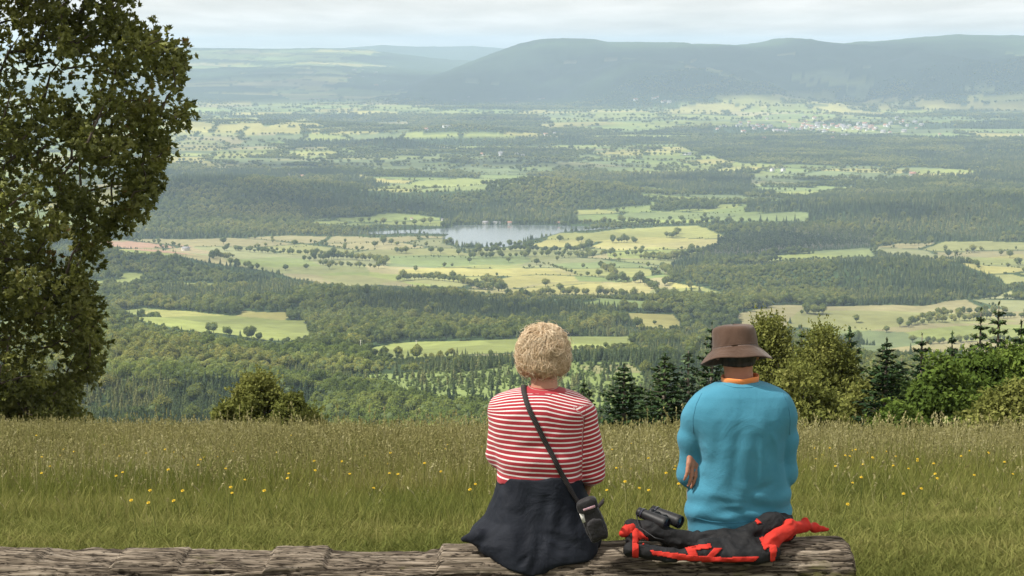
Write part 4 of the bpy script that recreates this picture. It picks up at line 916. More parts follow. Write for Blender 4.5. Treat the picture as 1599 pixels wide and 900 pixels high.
def mat_stripes():
    m, nt, nd, lk = nt_new('striped_jersey'); out = N(nt, 'ShaderNodeOutputMaterial'); p = N(nt, 'ShaderNodeBsdfPrincipled')
    a = N(nt, 'ShaderNodeAttribute', attribute_name='stripe')      # runs along the cloth, one unit per stripe pair
    fr = N(nt, 'ShaderNodeMath', operation='FRACT'); lk.new(a.outputs['Fac'], fr.inputs[0])
    r = ramp(nt, [(0, (.78, .73, .71)), (.24, (.78, .73, .71)), (.30, (.36, .030, .042)), (.94, (.36, .030, .042)), (1, (.80, .76, .74))])
    lk.new(fr.outputs[0], r.inputs[0])
    s = N(nt, 'ShaderNodeAttribute', attribute_name='solid'); mx = N(nt, 'ShaderNodeMix', data_type='RGBA')
    lk.new(s.outputs['Fac'], mx.inputs[0]); lk.new(r.outputs[0], mx.inputs[6]); mx.inputs[7].default_value = (.36, .030, .042, 1)
    lk.new(mx.outputs[2], p.inputs['Base Color']); p.inputs['Roughness'].default_value = .9; p.inputs['Specular IOR Level'].default_value = .2; p.inputs['Sheen Weight'].default_value = .15
    tc = N(nt, 'ShaderNodeTexCoord')
    n3 = N(nt, 'ShaderNodeTexNoise'); n3.inputs['Scale'].default_value = 9; n3.inputs['Detail'].default_value = 4; lk.new(tc.outputs['Object'], n3.inputs['Vector'])
    b2 = N(nt, 'ShaderNodeBump'); b2.inputs['Strength'].default_value = .25; b2.inputs['Distance'].default_value = .025; lk.new(n3.outputs['Fac'], b2.inputs['Height'])
    lk.new(b2.outputs[0], p.inputs['Normal']); lk.new(p.outputs[0], out.inputs[0]); return m
M_stripe = mat_stripes()
# ---------------------------------------------------------------- hand
def hand_obj_sdf(X, Y, Z, O, U, W, Nn, s=1.0, curl=(.35, .4, .45, .55), thumb=1):
    """palm from wrist O along U, W across (thumb side +), Nn the palm normal; returns a field"""
    O = np.array(O, float); U = np.array(U, float); U /= np.linalg.norm(U); W = np.array(W, float); W -= U*np.dot(U, W); W /= np.linalg.norm(W); Nn = np.array(Nn, float); Nn -= U*np.dot(U, Nn)+W*np.dot(W, Nn); Nn /= np.linalg.norm(Nn)
    d = caps(X, Y, Z, O-U*.03*s, O+U*.01*s, .026*s, .025*s)
    for k in range(4):
        w = (.030-.020*k)*s; d = smin(d, caps(X, Y, Z, O+U*.01*s+W*w*.6, O+U*.082*s+W*w, .014*s, .0115*s), .010*s)
    L = (.040, .045, .042, .032); 
    for k in range(4):
        b = O+U*.082*s+W*(.030-.020*k)*s*1.08; c = curl[k]; D = U
        f = None
        for j, ll in enumerate((L[k], L[k]*.62, L[k]*.5)):
            ang = c*(j+.6)*1.0; Dj = U*math.cos(ang)+Nn*math.sin(ang); e = b+Dj*ll*s
            q = caps(X, Y, Z, b, e, (.0098-.0012*j)*s, (.0090-.0014*j)*s); f = q if f is None else smin(f, q, .003*s); b = e
        d = smin(d, f, .004*s)
    b = O+U*.02*s+W*.030*s*thumb
    e = b+(U*.65+W*.7*thumb+Nn*.25)*.042*s; e2 = e+(U*.85+W*.35*thumb+Nn*.35)*.034*s
    d = smin(d, smin(caps(X, Y, Z, b, e, .0155*s, .012*s), caps(X, Y, Z, e, e2, .0115*s, .009*s), .004*s), .008*s)
    return d
# ---------------------------------------------------------------- man
def build_man():
    root = empty('person', (XX(1155, 800, 8.05), 8.05, .42)); ox, oy, oz = root.location
    tag(root, 'person in a turquoise blue sweater and brown bucket hat sitting with folded arms', 'person')
    def L(px, py, Y): p = at(px, py, Y); return (p[0]-ox, p[1]-oy, p[2]-oz)
    def shift(o): o.location = (0, 0, 0)
    # ---- sweater : back surface lies at about y = -0.13 ; silhouettes measured at Y = 8
    pys = np.array([840, 815, 795, 770, 745, 720, 695, 670, 650, 632, 618, 610, 604, 600, 597, 595])
    pl = np.array([1076, 1073, 1071, 1080, 1092, 1095, 1088, 1084, 1083, 1086, 1092, 1101, 1113, 1124, 1128, 1129])
    pr = np.array([1240, 1243, 1243, 1238, 1230, 1226, 1230, 1232, 1234, 1233, 1229, 1220, 1206, 1192, 1188, 1187])
    zs = np.array([L(0, p, 8.0)[2] for p in pys]); xl = np.array([L(a, p, 8.0)[0] for a, p in zip(pl, pys)]); xr = np.array([L(a, p, 8.0)[0] for a, p in zip(pr, pys)])
    yb = np.array([-.10, -.105, -.11, -.115, -.12, -.13, -.138, -.14, -.135, -.12, -.105, -.09, -.078, -.070, -.066, -.064])-.01
    yf = np.array([.16, .17, .17, .16, .15, .14, .13, .12, .11, .10, .10, .09, .085, .085, .085, .085])
    shl = L(1105, 632, 8.03); shr = L(1211, 630, 8.03)
    ell_l = (L(1079, 745, 8.03)[0], .02, L(0, 742, 8.03)[2]); ell_r = (L(1228, 745, 8.03)[0], .02, L(0, 742, 8.03)[2])
    shl = (shl[0], -.02, shl[2]-.022); shr = (shr[0], -.02, shr[2]-.022)
    hp0 = L(1086, 703, 7.98)
    def sweater(X, Y, Z):
        d = prof(X, Y, Z, zs, xl, xr, yb, yf, 2.5)
        nb = ell(X, Y, Z, ((shl[0]+shr[0])/2, -.02, shl[2]-.035), (.205, .10, .080)); d = smin(d, nb, .05)
        # upper arms, a little out from the body, forearms crossed in front
        ml = (L(1080, 690, 8.03)[0], .0, L(0, 688, 8.03)[2]); mr_ = (L(1228, 690, 8.03)[0], .0, L(0, 688, 8.03)[2])
        la = smin(smin(caps(X, Y, Z, shl, ml, .058, .053), caps(X, Y, Z, ml, ell_l, .053, .050), .03), caps(X, Y, Z, ell_l, (ell_l[0]+.10, .20, ell_l[2]+.05), .050, .042), .03)
        la = smin(la, caps(X, Y, Z, (ell_l[0]+.10, .20, ell_l[2]+.05), (ell_l[0]+.24, .22, ell_l[2]+.09), .042, .034), .03)
        ra = smin(smin(caps(X, Y, Z, shr, mr_, .058, .053), caps(X, Y, Z, mr_, ell_r, .053, .050), .03), caps(X, Y, Z, ell_r, (ell_r[0]-.10, .22, ell_r[2]+.03), .052, .042), .03)
        ra = smin(ra, caps(X, Y, Z, (ell_r[0]-.10, .22, ell_r[2]+.03), (ell_l[0]+.10, .16, ell_l[2]+.02), .042, .032), .03)
        kk = .008+.05*sstep(zs[6]-.005, zs[8]+.02, Z); d = smin(d, la, kk); d = smin(d, ra, kk)
        # drapery: armpit creases, bunching above the hem, long pulls down the back
        ax, az = xl[7]+.02, zs[6]; bx = xr[7]-.02
        d += fold(X, Y, Z, (xl[7]-.005, -.11, zs[6]+.01), (xl[7]+.010, -.10, zs[4]), .013, .035)
        d += fold(X, Y, Z, (xr[7]+.000, -.11, zs[6]+.02), (xr[7]-.006, -.10, zs[3]), .013, .035)
        d -= fold(X, Y, Z, (xr[7]-.075, -.135, zs[7]-.01), (xr[7]-.02, -.13, zs[5]), .014, .012)
        d += fold(X, Y, Z, (xr[7]-.09, -.135, zs[6]), (xr[7]-.03, -.13, zs[4]), .016, .014)
        d -= fold(X, Y, Z, (xl[7]+.085, -.15, zs[7]-.02), (xl[7]+.01, -.12, zs[6]), .014, .008)
        for i, (a, b, dep) in enumerate((((-.17, .13), (.17, .17), .010), ((-.16, .085), (.10, .10), .010), ((-.12, .05), (.17, .10), .009), ((-.15, .19), (.05, .17), .007), ((.02, .22), (.17, .27), .007))):
            d += fold(X, Y, Z, (a[0], -.12, a[1]), (b[0], -.12, b[1]), .014, dep)
        for i, (a, b) in enumerate((((-.10, .50), (-.13, .25)), ((.10, .52), (.14, .24)), ((-.02, .5), (-.05, .2)), ((.05, .45), (.03, .15)))):
            d += fold(X, Y, Z, (a[0], -.14, a[1]), (b[0], -.125, b[1]), .022, .006)
        d += .012*np.abs(fbm(X*5-Z*3, Y*5, Z*2.2, o=1, s=99)); d += .004*np.sin(Z*70+X*9+3*np.sin(X*13))*np.exp(-((Z-.14)/.10)**2)
        d += .012*fbm(X*6, Y*6, Z*4, o=2, s=91)
        # ribbed collar edge and hem kept by a slight inward step
        d += .006*(np.abs(Z-zs[-1]-.0) < .012)
        hz = zs[0]+.0+.12*np.clip(X-0.02, -.2, .2)*.6
        return np.maximum(d, (hz+.0)-Z-.0)
    sw = sdf_obj('sweater', sweater, (-.34, -.24, zs[0]-.01), (.34, .32, zs[-1]+.02), .0055, M_blue)
    # ---- body in one piece: head, neck, hands, legs, feet
    nk = L(1157, 585, 8.02); hd = L(1153, 555, 8.06)
    hx, hz = hd[0], hd[2]
    lax, laz = ell_l[0], ell_l[2]
    def body(X, Y, Z):
        d = ell(X, Y, Z, (hx, .055, hz+.020), (.077, .092, .080))
        d = smin(d, ell(X, Y, Z, (hx, .10, hz-.035), (.055, .065, .065)), .03)         # jaw
        d = smin(d, caps(X, Y, Z, (hx+.004, .01, hz-.17), (hx+.002, .03, hz-.02), .060, .056), .03)   # neck
        d = smin(d, ell(X, Y, Z, (hx, .158, hz+.005), (.013, .020, .022)), .012)         # nose
        d += fold(X, Y, Z, (hx-.045, .145, hz+.03), (hx-.018, .15, hz+.03), .012, .008)+fold(X, Y, Z, (hx+.018, .15, hz+.03), (hx+.045, .145, hz+.03), .012, .008)
        d += fold(X, Y, Z, (hx-.022, .155, hz-.035), (hx+.022, .155, hz-.035), .006, .005)
        for s in (-1, 1): d = smin(d, ell(X, Y, Z, (hx+s*.081, .045, hz+.005), (.011, .020, .033)), .008)
        # trunk under the sweater so that the figure is one piece
        d = smin(d, ell(X, Y, Z, (.0, 0, .50), (.15, .07, .12)), .05); d = smin(d, ell(X, Y, Z, (.0, .02, .25), (.125, .075, .30)), .05)
        d = smin(d, ell(X, Y, Z, (.0, .03, .09), (.140, .10, .07)), .05)
        for s in (-1, 1):
            hip = (s*.09, .05, .10); kn = (s*.10, .46, .09); an = (s*.11, .50, -.33)
            d = smin(d, caps(X, Y, Z, hip, kn, .082, .058), .03); d = smin(d, caps(X, Y, Z, kn, an, .057, .038), .02)
            d = smin(d, caps(X, Y, Z, (an[0], an[1]-.02, an[2]-.05), (an[0]+s*.02, an[1]+.16, an[2]-.065), .038, .028), .02)
            sh = (shl if s < 0 else shr); el = (ell_l if s < 0 else ell_r)
            d = smin(d, caps(X, Y, Z, sh, el, .045, .036), .03)
            if s < 0: d = smin(d, caps(X, Y, Z, el, (el[0]+.24, .22, el[2]+.09), .036, .026), .02)
            else: d = smin(d, smin(caps(X, Y, Z, el, (el[0]-.10, .22, el[2]+.03), .036, .03), caps(X, Y, Z, (el[0]-.10, .22, el[2]+.03), (lax+.075, .14, laz+.03), .03, .025), .02), .02)
        # right hand comes round under the left upper arm: fingers show between arm and ribs
        hp = L(1086, 703, 7.98); 
        h1 = hand_obj_sdf(X, Y, Z, (hp[0]+.003, .006, hp[2]+.008), (-.02, -.42, -.90), (.80, .55, -.2), (-.55, .65, -.3), 1.04, (.35, .3, .25, .3), 1)
        d = smin(d, h1, .008)
        d = smin(d, caps(X, Y, Z, (lax+.09, .14, laz+.06), (hp[0]+.002, .03, hp[2]+.01), .026, .022), .012)
        h2 = hand_obj_sdf(X, Y, Z, (el_r2[0], .17, el_r2[2]), (.45, .25, .75), (-.5, .3, .6), (.3, .9, 0), .95, (.3, .3, .35, .4), 1)
        d = smin(d, h2, .008)
        return d
    el_r2 = (ell_l[0]+.27, .2, ell_l[2]+.11)
    bo = sdf_obj('body', body, (-.30, -.16, -.47), (.32, .72, hz+.17), .0055, [M_skinm], root)
    sw.parent = root
    # trousers and boots
    def trousers(X, Y, Z):
        d = ell(X, Y, Z, (.0, .03, .09), (.172, .14, .105))
        for s in (-1, 1):
            d = smin(d, caps(X, Y, Z, (s*.09, .05, .09), (s*.10, .46, .09), .092, .074), .03); d = smin(d, caps(X, Y, Z, (s*.10, .46, .09), (s*.11, .50, -.31), .073, .058), .02)
        d += .008*fbm(X*12, Y*12, Z*9, o=2, s=4)
        return np.maximum(d, -.33-Z)
    sdf_obj('trousers', trousers, (-.30, -.14, -.36), (.30, .60, .21), .008, [M_grey], root)
    for s in (-1, 1):
        def boot(X, Y, Z):
            d = caps(X, Y, Z, (s*.11, .49, -.30), (s*.11, .48, -.37), .052, .05); d = smin(d, caps(X, Y, Z, (s*.11, .48, -.372), (s*.13, .65, -.385), .046, .036), .03); return np.maximum(d, -.418-Z)
        sdf_obj('boot', boot, (s*.11-.1, .38, -.43), (s*.11+.12, .72, -.24), .008, [M_boot], root)
    # hair: short dark hair below the hat
    def hair(X, Y, Z):
        d = ell(X, Y, Z, (hx, .045, hz+.035), (.084, .104, .112))
        d = np.minimum(d, caps(X, Y, Z, (hx, .016, hz-.07), (hx, .035, hz), .064, .078))
        d = np.maximum(d, (hz-.042 - .35*(Y-.0)*(Y > 0)*-1) - Z + .014*np.cos((X-hx)*40)*0)
        d = np.maximum(d, Y-.07-.25*(Z-hz)); d = np.maximum(d, hz-.042+.8*np.maximum(Y-.01, 0)-Z)
        d = np.maximum(d, Z-(hz+.030))
        return d+.003*fbm(X*60, Y*60, Z*15, o=2)
    sdf_obj('hair', hair, (hx-.11, -.09, hz-.08), (hx+.11, .2, hz+.16), .004, [M_hairm], root)
    # orange inner collar
    mb = MB(); n = 48
    prof_c = [(1.0, -.022), (1.03, .004), (1.015, .010), (.95, .008), (.93, -.02)]
    a = np.arange(n)*2*math.pi/n; cxx, cyy = (xl[-1]+xr[-1])/2, (yb[-1]+yf[-1])/2
    ra_, rb_ = (xr[-1]-xl[-1])/2*1.0, (yf[-1]-yb[-1])/2*1.0; z0 = zs[-1]+.003
    V = []
    for (k, dz) in prof_c:
        for t in a: V.append([cxx+ra_*k*math.cos(t), cyy+rb_*k*math.sin(t), z0+dz+.004*math.cos(t-.2)+.0015*math.sin(5*t)])
    m_ = len(prof_c); F = [[i*n+j, i*n+(j+1) % n, ((i+1) % m_)*n+(j+1) % n, ((i+1) % m_)*n+j] for i in range(m_) for j in range(n)]
    mb.add(V, F); mb.obj('collar', M_orange, root, True)
    # ---- hat: crown and brim
    hat_c = L(1150, 549, 8.055); cx, cz = hat_c[0], hat_c[2]
    mb = MB(); n = 72; a = np.arange(n)*2*math.pi/n
    H = .118
    rings = [(1.0, 0.0), (.985, .015), (.985, .030), (.97, .045), (.955, .060), (.93, .073), (.87, .083), (.74, .089), (.5, .093), (.25, .095), (.02, .096)]
    V = []
    for k, dz in rings:
        for t in a:
            w = 1+.012*math.sin(3*t+dz*60)+.010*math.sin(7*t+1+dz*30)
            dent = -.008*math.exp(-((t-2.0)/.8)**2)*(dz > .075)
            V.append([.0935*k*w*math.cos(t), .108*k*w*math.sin(t), dz+dent+.004*math.sin(2*t+1)*(dz > .05)])
    F = [[i*n+j, i*n+(j+1) % n, (i+1)*n+(j+1) % n, (i+1)*n+j] for i in range(len(rings)-1) for j in range(n)]
    mb.add(V, F); hat = mb.mesh('hat', [M_hat], True)
    ho = link('hat', hat, root, (cx, .055, cz+.006)); ho.rotation_euler = (math.radians(-13), math.radians(-5), 0)
    so = ho.modifiers.new('thick', 'SOLIDIFY'); so.thickness = .003
    mb = MB(); V = []
    br = [(1.0, .004), (1.02, -.002), (1.18, -.012), (1.36, -.024), (1.50, -.033), (1.56, -.037), (1.565, -.041), (1.50, -.038), (1.3, -.024), (1.02, -.008)]
    for k, dz in br:
        for t in a:
            e = (k-1)/.56
            side = abs(math.cos(t))**3
            droop = -.014*e*e*math.cos(t)**2 + .006*e*math.sin(2*t+.6)+.003*e*math.sin(5*t) - .004*e
            rr = .0945+(.0945*(k-1)*.98); ry = .109+.109*(k-1)*.72
            V.append([rr*math.cos(t), ry*math.sin(t), dz+droop])
    m_ = len(br); F = [[i*n+j, i*n+(j+1) % n, ((i+1) % m_)*n+(j+1) % n, ((i+1) % m_)*n+j] for i in range(m_) for j in range(n)]
    mb.add(V, F); mb.obj('brim', M_hat, ho, True)
    mb = MB(); V = []
    for k, dz in ((1.005, .004), (1.014, .006), (1.012, .010), (1.004, .011)):
        for t in a: V.append([.0935*k*math.cos(t), .108*k*math.sin(t), dz])
    F = [[i*n+j, i*n+(j+1) % n, (i+1)*n+(j+1) % n, (i+1)*n+j] for i in range(3) for j in range(n)]
    mb.add(V, F); mb.obj('hat_seam', M_hat, ho, True)
    return root
man = build_man()
# ---------------------------------------------------------------- woman
def build_woman():
    root = empty('person', (XX(845, 800, 8.05), 8.05, .42)); ox, oy, oz = root.location
    tag(root, 'person with short blonde curls in a red and white striped jersey and navy wrap', 'person')
    def L(px, py, Y): p = at(px, py, Y); return (p[0]-ox, p[1]-oy, p[2]-oz)
    pys = np.array([755, 747, 735, 715, 695, 675, 655, 640, 628, 619, 613, 609, 606])
    pl = np.array([777, 776, 775, 774, 770, 768, 768, 770, 775, 786, 805, 822, 829])
    pr = np.array([910, 911, 911, 911, 911, 912, 913, 918, 913, 898, 884, 874, 870])
    zs = np.array([L(0, p, 8.0)[2] for p in pys]); xl = np.array([L(a, p, 8.0)[0] for a, p in zip(pl, pys)]); xr = np.array([L(a, p, 8.0)[0] for a, p in zip(pr, pys)])
    yb = -np.array([.150, .152, .152, .152, .150, .148, .140, .128, .110, .09, .07, .05, .04])
    yf = np.array([.17, .18, .18, .17, .16, .15, .14, .12, .11, .10, .09, .08, .08])
    shl = L(786, 640, 8.05); shr = L(914, 650, 8.03); elr = L(925, 738, 8.03); ell_ = L(781, 715, 8.05)
    shl = (shl[0], .0, shl[2]); shr = (shr[0], -.02, shr[2]); elr = (elr[0], -.01, elr[2]); ell_ = (ell_[0], .03, ell_[2])
    wr = L(917, 762, 8.18); wr = (wr[0]-.012, .17, wr[2]-.012); wl = (ell_[0]+.05, .24, ell_[2]-.06)
    def jersey(X, Y, Z):
        d = prof(X, Y, Z, zs, xl, xr, yb, yf, 2.4)
        d = smin(d, ell(X, Y, Z, ((shl[0]+shr[0])/2, -.01, shl[2]-.01), (.20, .105, .075)), .05)
        la = smin(caps(X, Y, Z, shl, ell_, .058, .048), caps(X, Y, Z, ell_, wl, .048, .036), .02)
        ra = smin(caps(X, Y, Z, shr, elr, .056, .047), caps(X, Y, Z, elr, wr, .047, .034), .03)
        d = smin(d, la, .025); d = smin(d, ra, .012)
        d += fold(X, Y, Z, (xr[5]+.0, -.09, shr[2]-.01), (xr[3]+.003, -.08, zs[1]), .011, .030)
        # rolls across the back at the bra line and waist
        d += fold(X, Y, Z, (xl[0]+.02, -.15, zs[4]-.01), (xr[0]-.03, -.15, zs[5]-.025), .020, .008)
        d -= .006*np.exp(-((Z-zs[3])/.022)**2); d += .006*np.exp(-((Z-zs[2]+.01)/.016)**2)
        d += fold(X, Y, Z, (xr[5]-.015, -.12, zs[4]+.01), (xr[5]-.09, -.15, zs[4]+.015), .010, .012)
        d += fold(X, Y, Z, (xr[5]-.01, -.12, zs[3]+.02), (xr[5]-.07, -.15, zs[3]+.02), .009, .009)
        d += fold(X, Y, Z, (xl[5]+.015, -.12, zs[4]+.02), (xl[5]+.08, -.15, zs[4]+.0), .012, .012)
        for i in range(4): d += fold(X, Y, Z, (elr[0]-.03, -.05, elr[2]+.07-.035*i), (elr[0]+.03, -.05, elr[2]+.085-.035*i), .008, .006)
        d += .010*fbm(X*8, Y*8, Z*10, o=2, s=95)
        return d
    j = sdf_obj('jersey', jersey, (-.30, -.22, zs[0]-.03), (.32, .34, zs[-1]+.02), .005, M_stripe, root)
    me = j.data; V = np.zeros(len(me.vertices)*3, np.float32); me.vertices.foreach_get('co', V); V = V.reshape(-1, 3)
    # stripes follow the cloth: level on the trunk, ringed round the sleeve
    per = .0205
    sag = .02*((V[:, 0]-.0)/.2)**2*sstep(zs[7], zs[2], V[:, 2])
    v_t = (V[:, 2]+.75*(V[:, 1]+.13)*sstep(zs[6], zs[9], V[:, 2])+.006*np.sin(V[:, 0]*9)+.10*np.maximum(-V[:, 0]-.10, 0)*0 + .17*np.clip(V[:, 0]-.02, 0, .3)*sstep(zs[4], zs[8], V[:, 2])+.006*fbm(V[:, 0]*3, V[:, 2]*3, s=9, o=2))/per
    def axis_t(a, b): a = np.array(a); b = np.array(b); d = (b-a)/np.linalg.norm(b-a); return (V-a)@d
    su = axis_t(shr, elr); fo = axis_t(elr, wr); Lu = np.linalg.norm(np.array(shr)-np.array(elr))
    vs = -np.where(su < Lu, su, np.maximum(su, Lu+fo))/per*1.12
    # tilt the rings as in the photograph
    vs = vs - (V[:, 0]-shr[0])*9
    sl = np.array(V[:, 0] > np.interp(V[:, 2], zs, xr)-.006+.05*sstep(zs[6], zs[8], V[:, 2])*-1)
    arm = sl & (V[:, 2] < zs[7]+.02)
    st_v = np.where(arm, vs, v_t)
    solid = ((V[:, 2] > zs[-1]-.020+.0*V[:, 0]) & (np.abs(V[:, 0]-xr[-1]/2-xl[-1]/2) < .09)) | ((V[:, 2] < zs[0]+.018) & ~arm)
    for nm, arr in (('stripe', st_v), ('solid', solid.astype(float))):
        a = me.attributes.new(nm, 'FLOAT', 'POINT'); a.data.foreach_set('value', arr.astype(np.float32))
    # body
    hd = L(849, 556, 8.06); hx, hz = hd[0], hd[2]
    def body(X, Y, Z):
        d = ell(X, Y, Z, (hx, .05, hz+.02), (.074, .090, .088)); d = smin(d, ell(X, Y, Z, (hx, .10, hz-.04), (.050, .058, .058)), .03)
        d = smin(d, caps(X, Y, Z, (hx+.004, .0, hz-.17), (hx, .03, hz-.03), .056, .052), .03)
        d = smin(d, ell(X, Y, Z, (hx, .148, hz), (.012, .018, .020)), .012)
        d += fold(X, Y, Z, (hx-.045, .135, hz+.028), (hx-.018, .14, hz+.028), .012, .008)+fold(X, Y, Z, (hx+.018, .14, hz+.028), (hx+.045, .135, hz+.028), .012, .008)
        d += fold(X, Y, Z, (hx-.022, .15, hz-.038), (hx+.022, .15, hz-.038), .006, .005)
        for s in (-1, 1): d = smin(d, ell(X, Y, Z, (hx+s*.076, .045, hz), (.010, .018, .030)), .008)
        d = smin(d, ell(X, Y, Z, (.0, 0, .46), (.14, .07, .12)), .05); d = smin(d, ell(X, Y, Z, (0, .02, .22), (.125, .08, .28)), .05); d = smin(d, ell(X, Y, Z, (0, .03, .08), (.17, .13, .09)), .05)
        for s in (-1, 1):
            d = smin(d, caps(X, Y, Z, (s*.09, .05, .09), (s*.11, .43, .09), .085, .058), .03); d = smin(d, caps(X, Y, Z, (s*.11, .43, .09), (s*.11, .45, -.33), .055, .036), .02)
            d = smin(d, caps(X, Y, Z, (s*.11, .44, -.37), (s*.12, .58, -.39), .034, .025), .02)
        d = smin(d, caps(X, Y, Z, shr, elr, .04, .034), .02); d = smin(d, caps(X, Y, Z, elr, wr, .034, .024), .02)
        d = smin(d, caps(X, Y, Z, shl, ell_, .04, .034), .02); d = smin(d, caps(X, Y, Z, ell_, wl, .034, .024), .02)
        d = smin(d, hand_obj_sdf(X, Y, Z, (wr[0]-.01, wr[1]+.02, wr[2]-.02), (-.45, .75, -.25), (-1, -.3, .2), (0, -.3, -1), .92, (.3, .35, .4, .5), 1), .01)
        d = smin(d, hand_obj_sdf(X, Y, Z, (wl[0]+.01, wl[1]+.02, wl[2]-.02), (.45, .75, -.25), (1, -.3, .2), (0, -.3, -1), .92, (.3, .35, .4, .5), 1), .01)
        return d
    sdf_obj('body', body, (-.30, -.16, -.47), (.32, .72, hz+.15), .006, [M_skin], root)
    # navy wrap: jacket tied round the waist, spreading over the log
    pyk = np.array([886, 878, 868, 858, 845, 832, 815, 795, 775, 760, 751, 745])
    kl = np.array([815, 790, 765, 745, 728, 738, 755, 766, 772, 776, 777, 779])
    kr = np.array([850, 868, 925, 940, 944, 940, 935, 925, 915, 911, 909, 907])
    kz = np.array([L(0, p, 7.93)[2] for p in pyk]); kxl = np.array([L(a, p, 7.95)[0] for a, p in zip(kl, pyk)]); kxr = np.array([L(a, p, 7.95)[0] for a, p in zip(kr, pyk)])
    kyb = -np.array([.262, .262, .262, .258, .245, .228, .20, .182, .17, .163, .158, .155])
    kyf = np.array([-.19, -.18, -.12, .05, .15, .18, .19, .19, .19, .18, .18, .17])
    def wrap(X, Y, Z):
        d = prof(X, Y, Z, kz, kxl, kxr, kyb, kyf, 2.5)
        for i, (a, b, w, dep) in enumerate((((-.12, .23), (-.19, .06), .020, .022), ((-.05, .22), (-.09, -.02), .024, .020), ((.02, .20), (-.02, -.04), .020, .018), ((.10, .22), (.06, .0), .022, .020), ((.15, .18), (.18, .02), .018, .020), ((-.17, .10), (-.25, .03), .018, .018), ((-.16, .25), (.14, .25), .010, .010), ((-.14, .16), (.03, .12), .016, .012), ((.0, .07), (.2, .03), .016, .016), ((-.02, .02), (-.10, -.05), .014, .014))):
            d += fold(X, Y, Z, (a[0], -.17-.3*max(0, .2-a[1])*.6, a[1]), (b[0], -.20-.25*max(0, .2-b[1]), b[1]), w, dep)
        d += .014*fbm(X*7, Y*7, Z*6, o=3, s=97) + .016*np.abs(fbm(X*9+Z*4, Y*8, Z*3.5, o=2, s=98))
        # knotted corner spreading to the left over the log, loose point hanging in front
        d = smin(d, caps(X, Y, Z, (kxl[4]+.05, -.15, kz[4]+.03), (kxl[4]-.01, -.13, kz[4]+.01), .030, .012, 1.), .03)
        return d
    sdf_obj('jacket', wrap, (-.36, -.31, kz[0]-.02), (.34, .24, kz[-1]+.02), .0055, [M_navy], root)
    def trousers(X, Y, Z):
        d = 1.
        for s in (-1, 1):
            q = smin(caps(X, Y, Z, (s*.09, .05, .10), (s*.11, .43, .095), .098, .072), caps(X, Y, Z, (s*.11, .43, .09), (s*.11, .45, -.31), .07, .058), .02); d = q if s < 0 else smin(d, q, .02)
        return np.maximum(d+.008*fbm(X*12, Y*12, Z*9, o=2, s=4), -.33-Z)
    sdf_obj('trousers', trousers, (-.28, -.10, -.36), (.28, .56, .22), .008, [M_dark], root)
    for s in (-1, 1):
        def boot(X, Y, Z):
            d = caps(X, Y, Z, (s*.11, .44, -.30), (s*.11, .43, -.37), .048, .046); d = smin(d, caps(X, Y, Z, (s*.11, .43, -.375), (s*.125, .58, -.387), .042, .033), .03); return np.maximum(d, -.418-Z)
        sdf_obj('boot', boot, (s*.11-.09, .34, -.43), (s*.11+.11, .65, -.24), .008, [M_boot], root)
    # ---- hair: a soft cap plus hundreds of curled locks
    m, nt, nd, lk = nt_new('blonde_hair'); out = N(nt, 'ShaderNodeOutputMaterial'); p = N(nt, 'ShaderNodeBsdfPrincipled')
    at_ = N(nt, 'ShaderNodeAttribute', attribute_name='tint'); r = ramp(nt, [(0, (.30, .19, .10)), (.4, (.54, .39, .24)), (.75, (.72, .57, .39)), (1, (.86, .75, .58))]); lk.new(at_.outputs['Fac'], r.inputs[0])
    lk.new(r.outputs[0], p.inputs['Base Color']); p.inputs['Roughness'].default_value = .48; p.inputs['Specular IOR Level'].default_value = .4; lk.new(p.outputs[0], out.inputs[0])
    rng = np.random.default_rng(4)
    C = np.array([hx+.0, .042, hz-.002]); R = np.array([.095, .106, .121])
    def surf(v): # hair volume: broad at the sides, narrow at the nape
        v = v/np.linalg.norm(v, axis=-1, keepdims=True)
        k = 1-.26*sstep(-.45, -1.0, v[..., 2])-.04*sstep(.6, 1, v[..., 2]) + .15*fbm(v[..., 0]*3.3, v[..., 1]*3.3, v[..., 2]*3.3, s=44, o=3)
        return C+v*R*k[..., None]
    mb = MB()
    nth, nph = 40, 60; th = np.linspace(.02, math.pi*.86, nth); ph = np.arange(nph)*2*math.pi/nph
    G = np.stack([np.sin(th)[:, None]*np.cos(ph), np.sin(th)[:, None]*np.sin(ph), np.cos(th)[:, None]*np.ones(nph)], -1)
    V = surf(G)*1.0; V = C+(V-C)*.965; i = np.arange(nth-1)[:, None]*nph; jj = np.arange(nph)[None, :]; j2 = (jj+1) % nph
    F = np.stack([i+jj, i+nph+jj, i+nph+j2, i+j2], -1).reshape(-1, 4)
    mb.add(V.reshape(-1, 3), F, 0, .22)
    crown = np.array([-.04, -.35, .93])
    for kk in range(8000):
        v = rng.normal(size=3); v /= np.linalg.norm(v)
        if v[2] < -.80 or (v[1] > .55 and v[2] < .35): continue
        if v[2] < -.25 and rng.random() < .35: pass
        # locks run away from the crown, swept and curled
        tdir = v-crown*np.dot(v, crown); tn = np.linalg.norm(tdir); tdir = tdir/(tn+1e-6)
        tdir = v*0+tdir; side = np.cross(v, tdir); 
        sw_ = 2.2*fbm(np.array([v[0]*1.7+5]), np.array([v[1]*1.7]), np.array([v[2]*1.7]), s=3, o=2)[0]+rng.normal()*.12
        Ln = rng.uniform(.30, .75); n = 9; pts = []
        d = tdir*math.cos(sw_*.6)+side*math.sin(sw_*.6); cur = v.copy(); curl = rng.normal()*.05+.60*fbm(np.array([v[0]*2.2]), np.array([v[1]*2.2]), np.array([v[2]*2.2+7]), s=8, o=2)[0]
        lift = rng.uniform(-.007, .011)
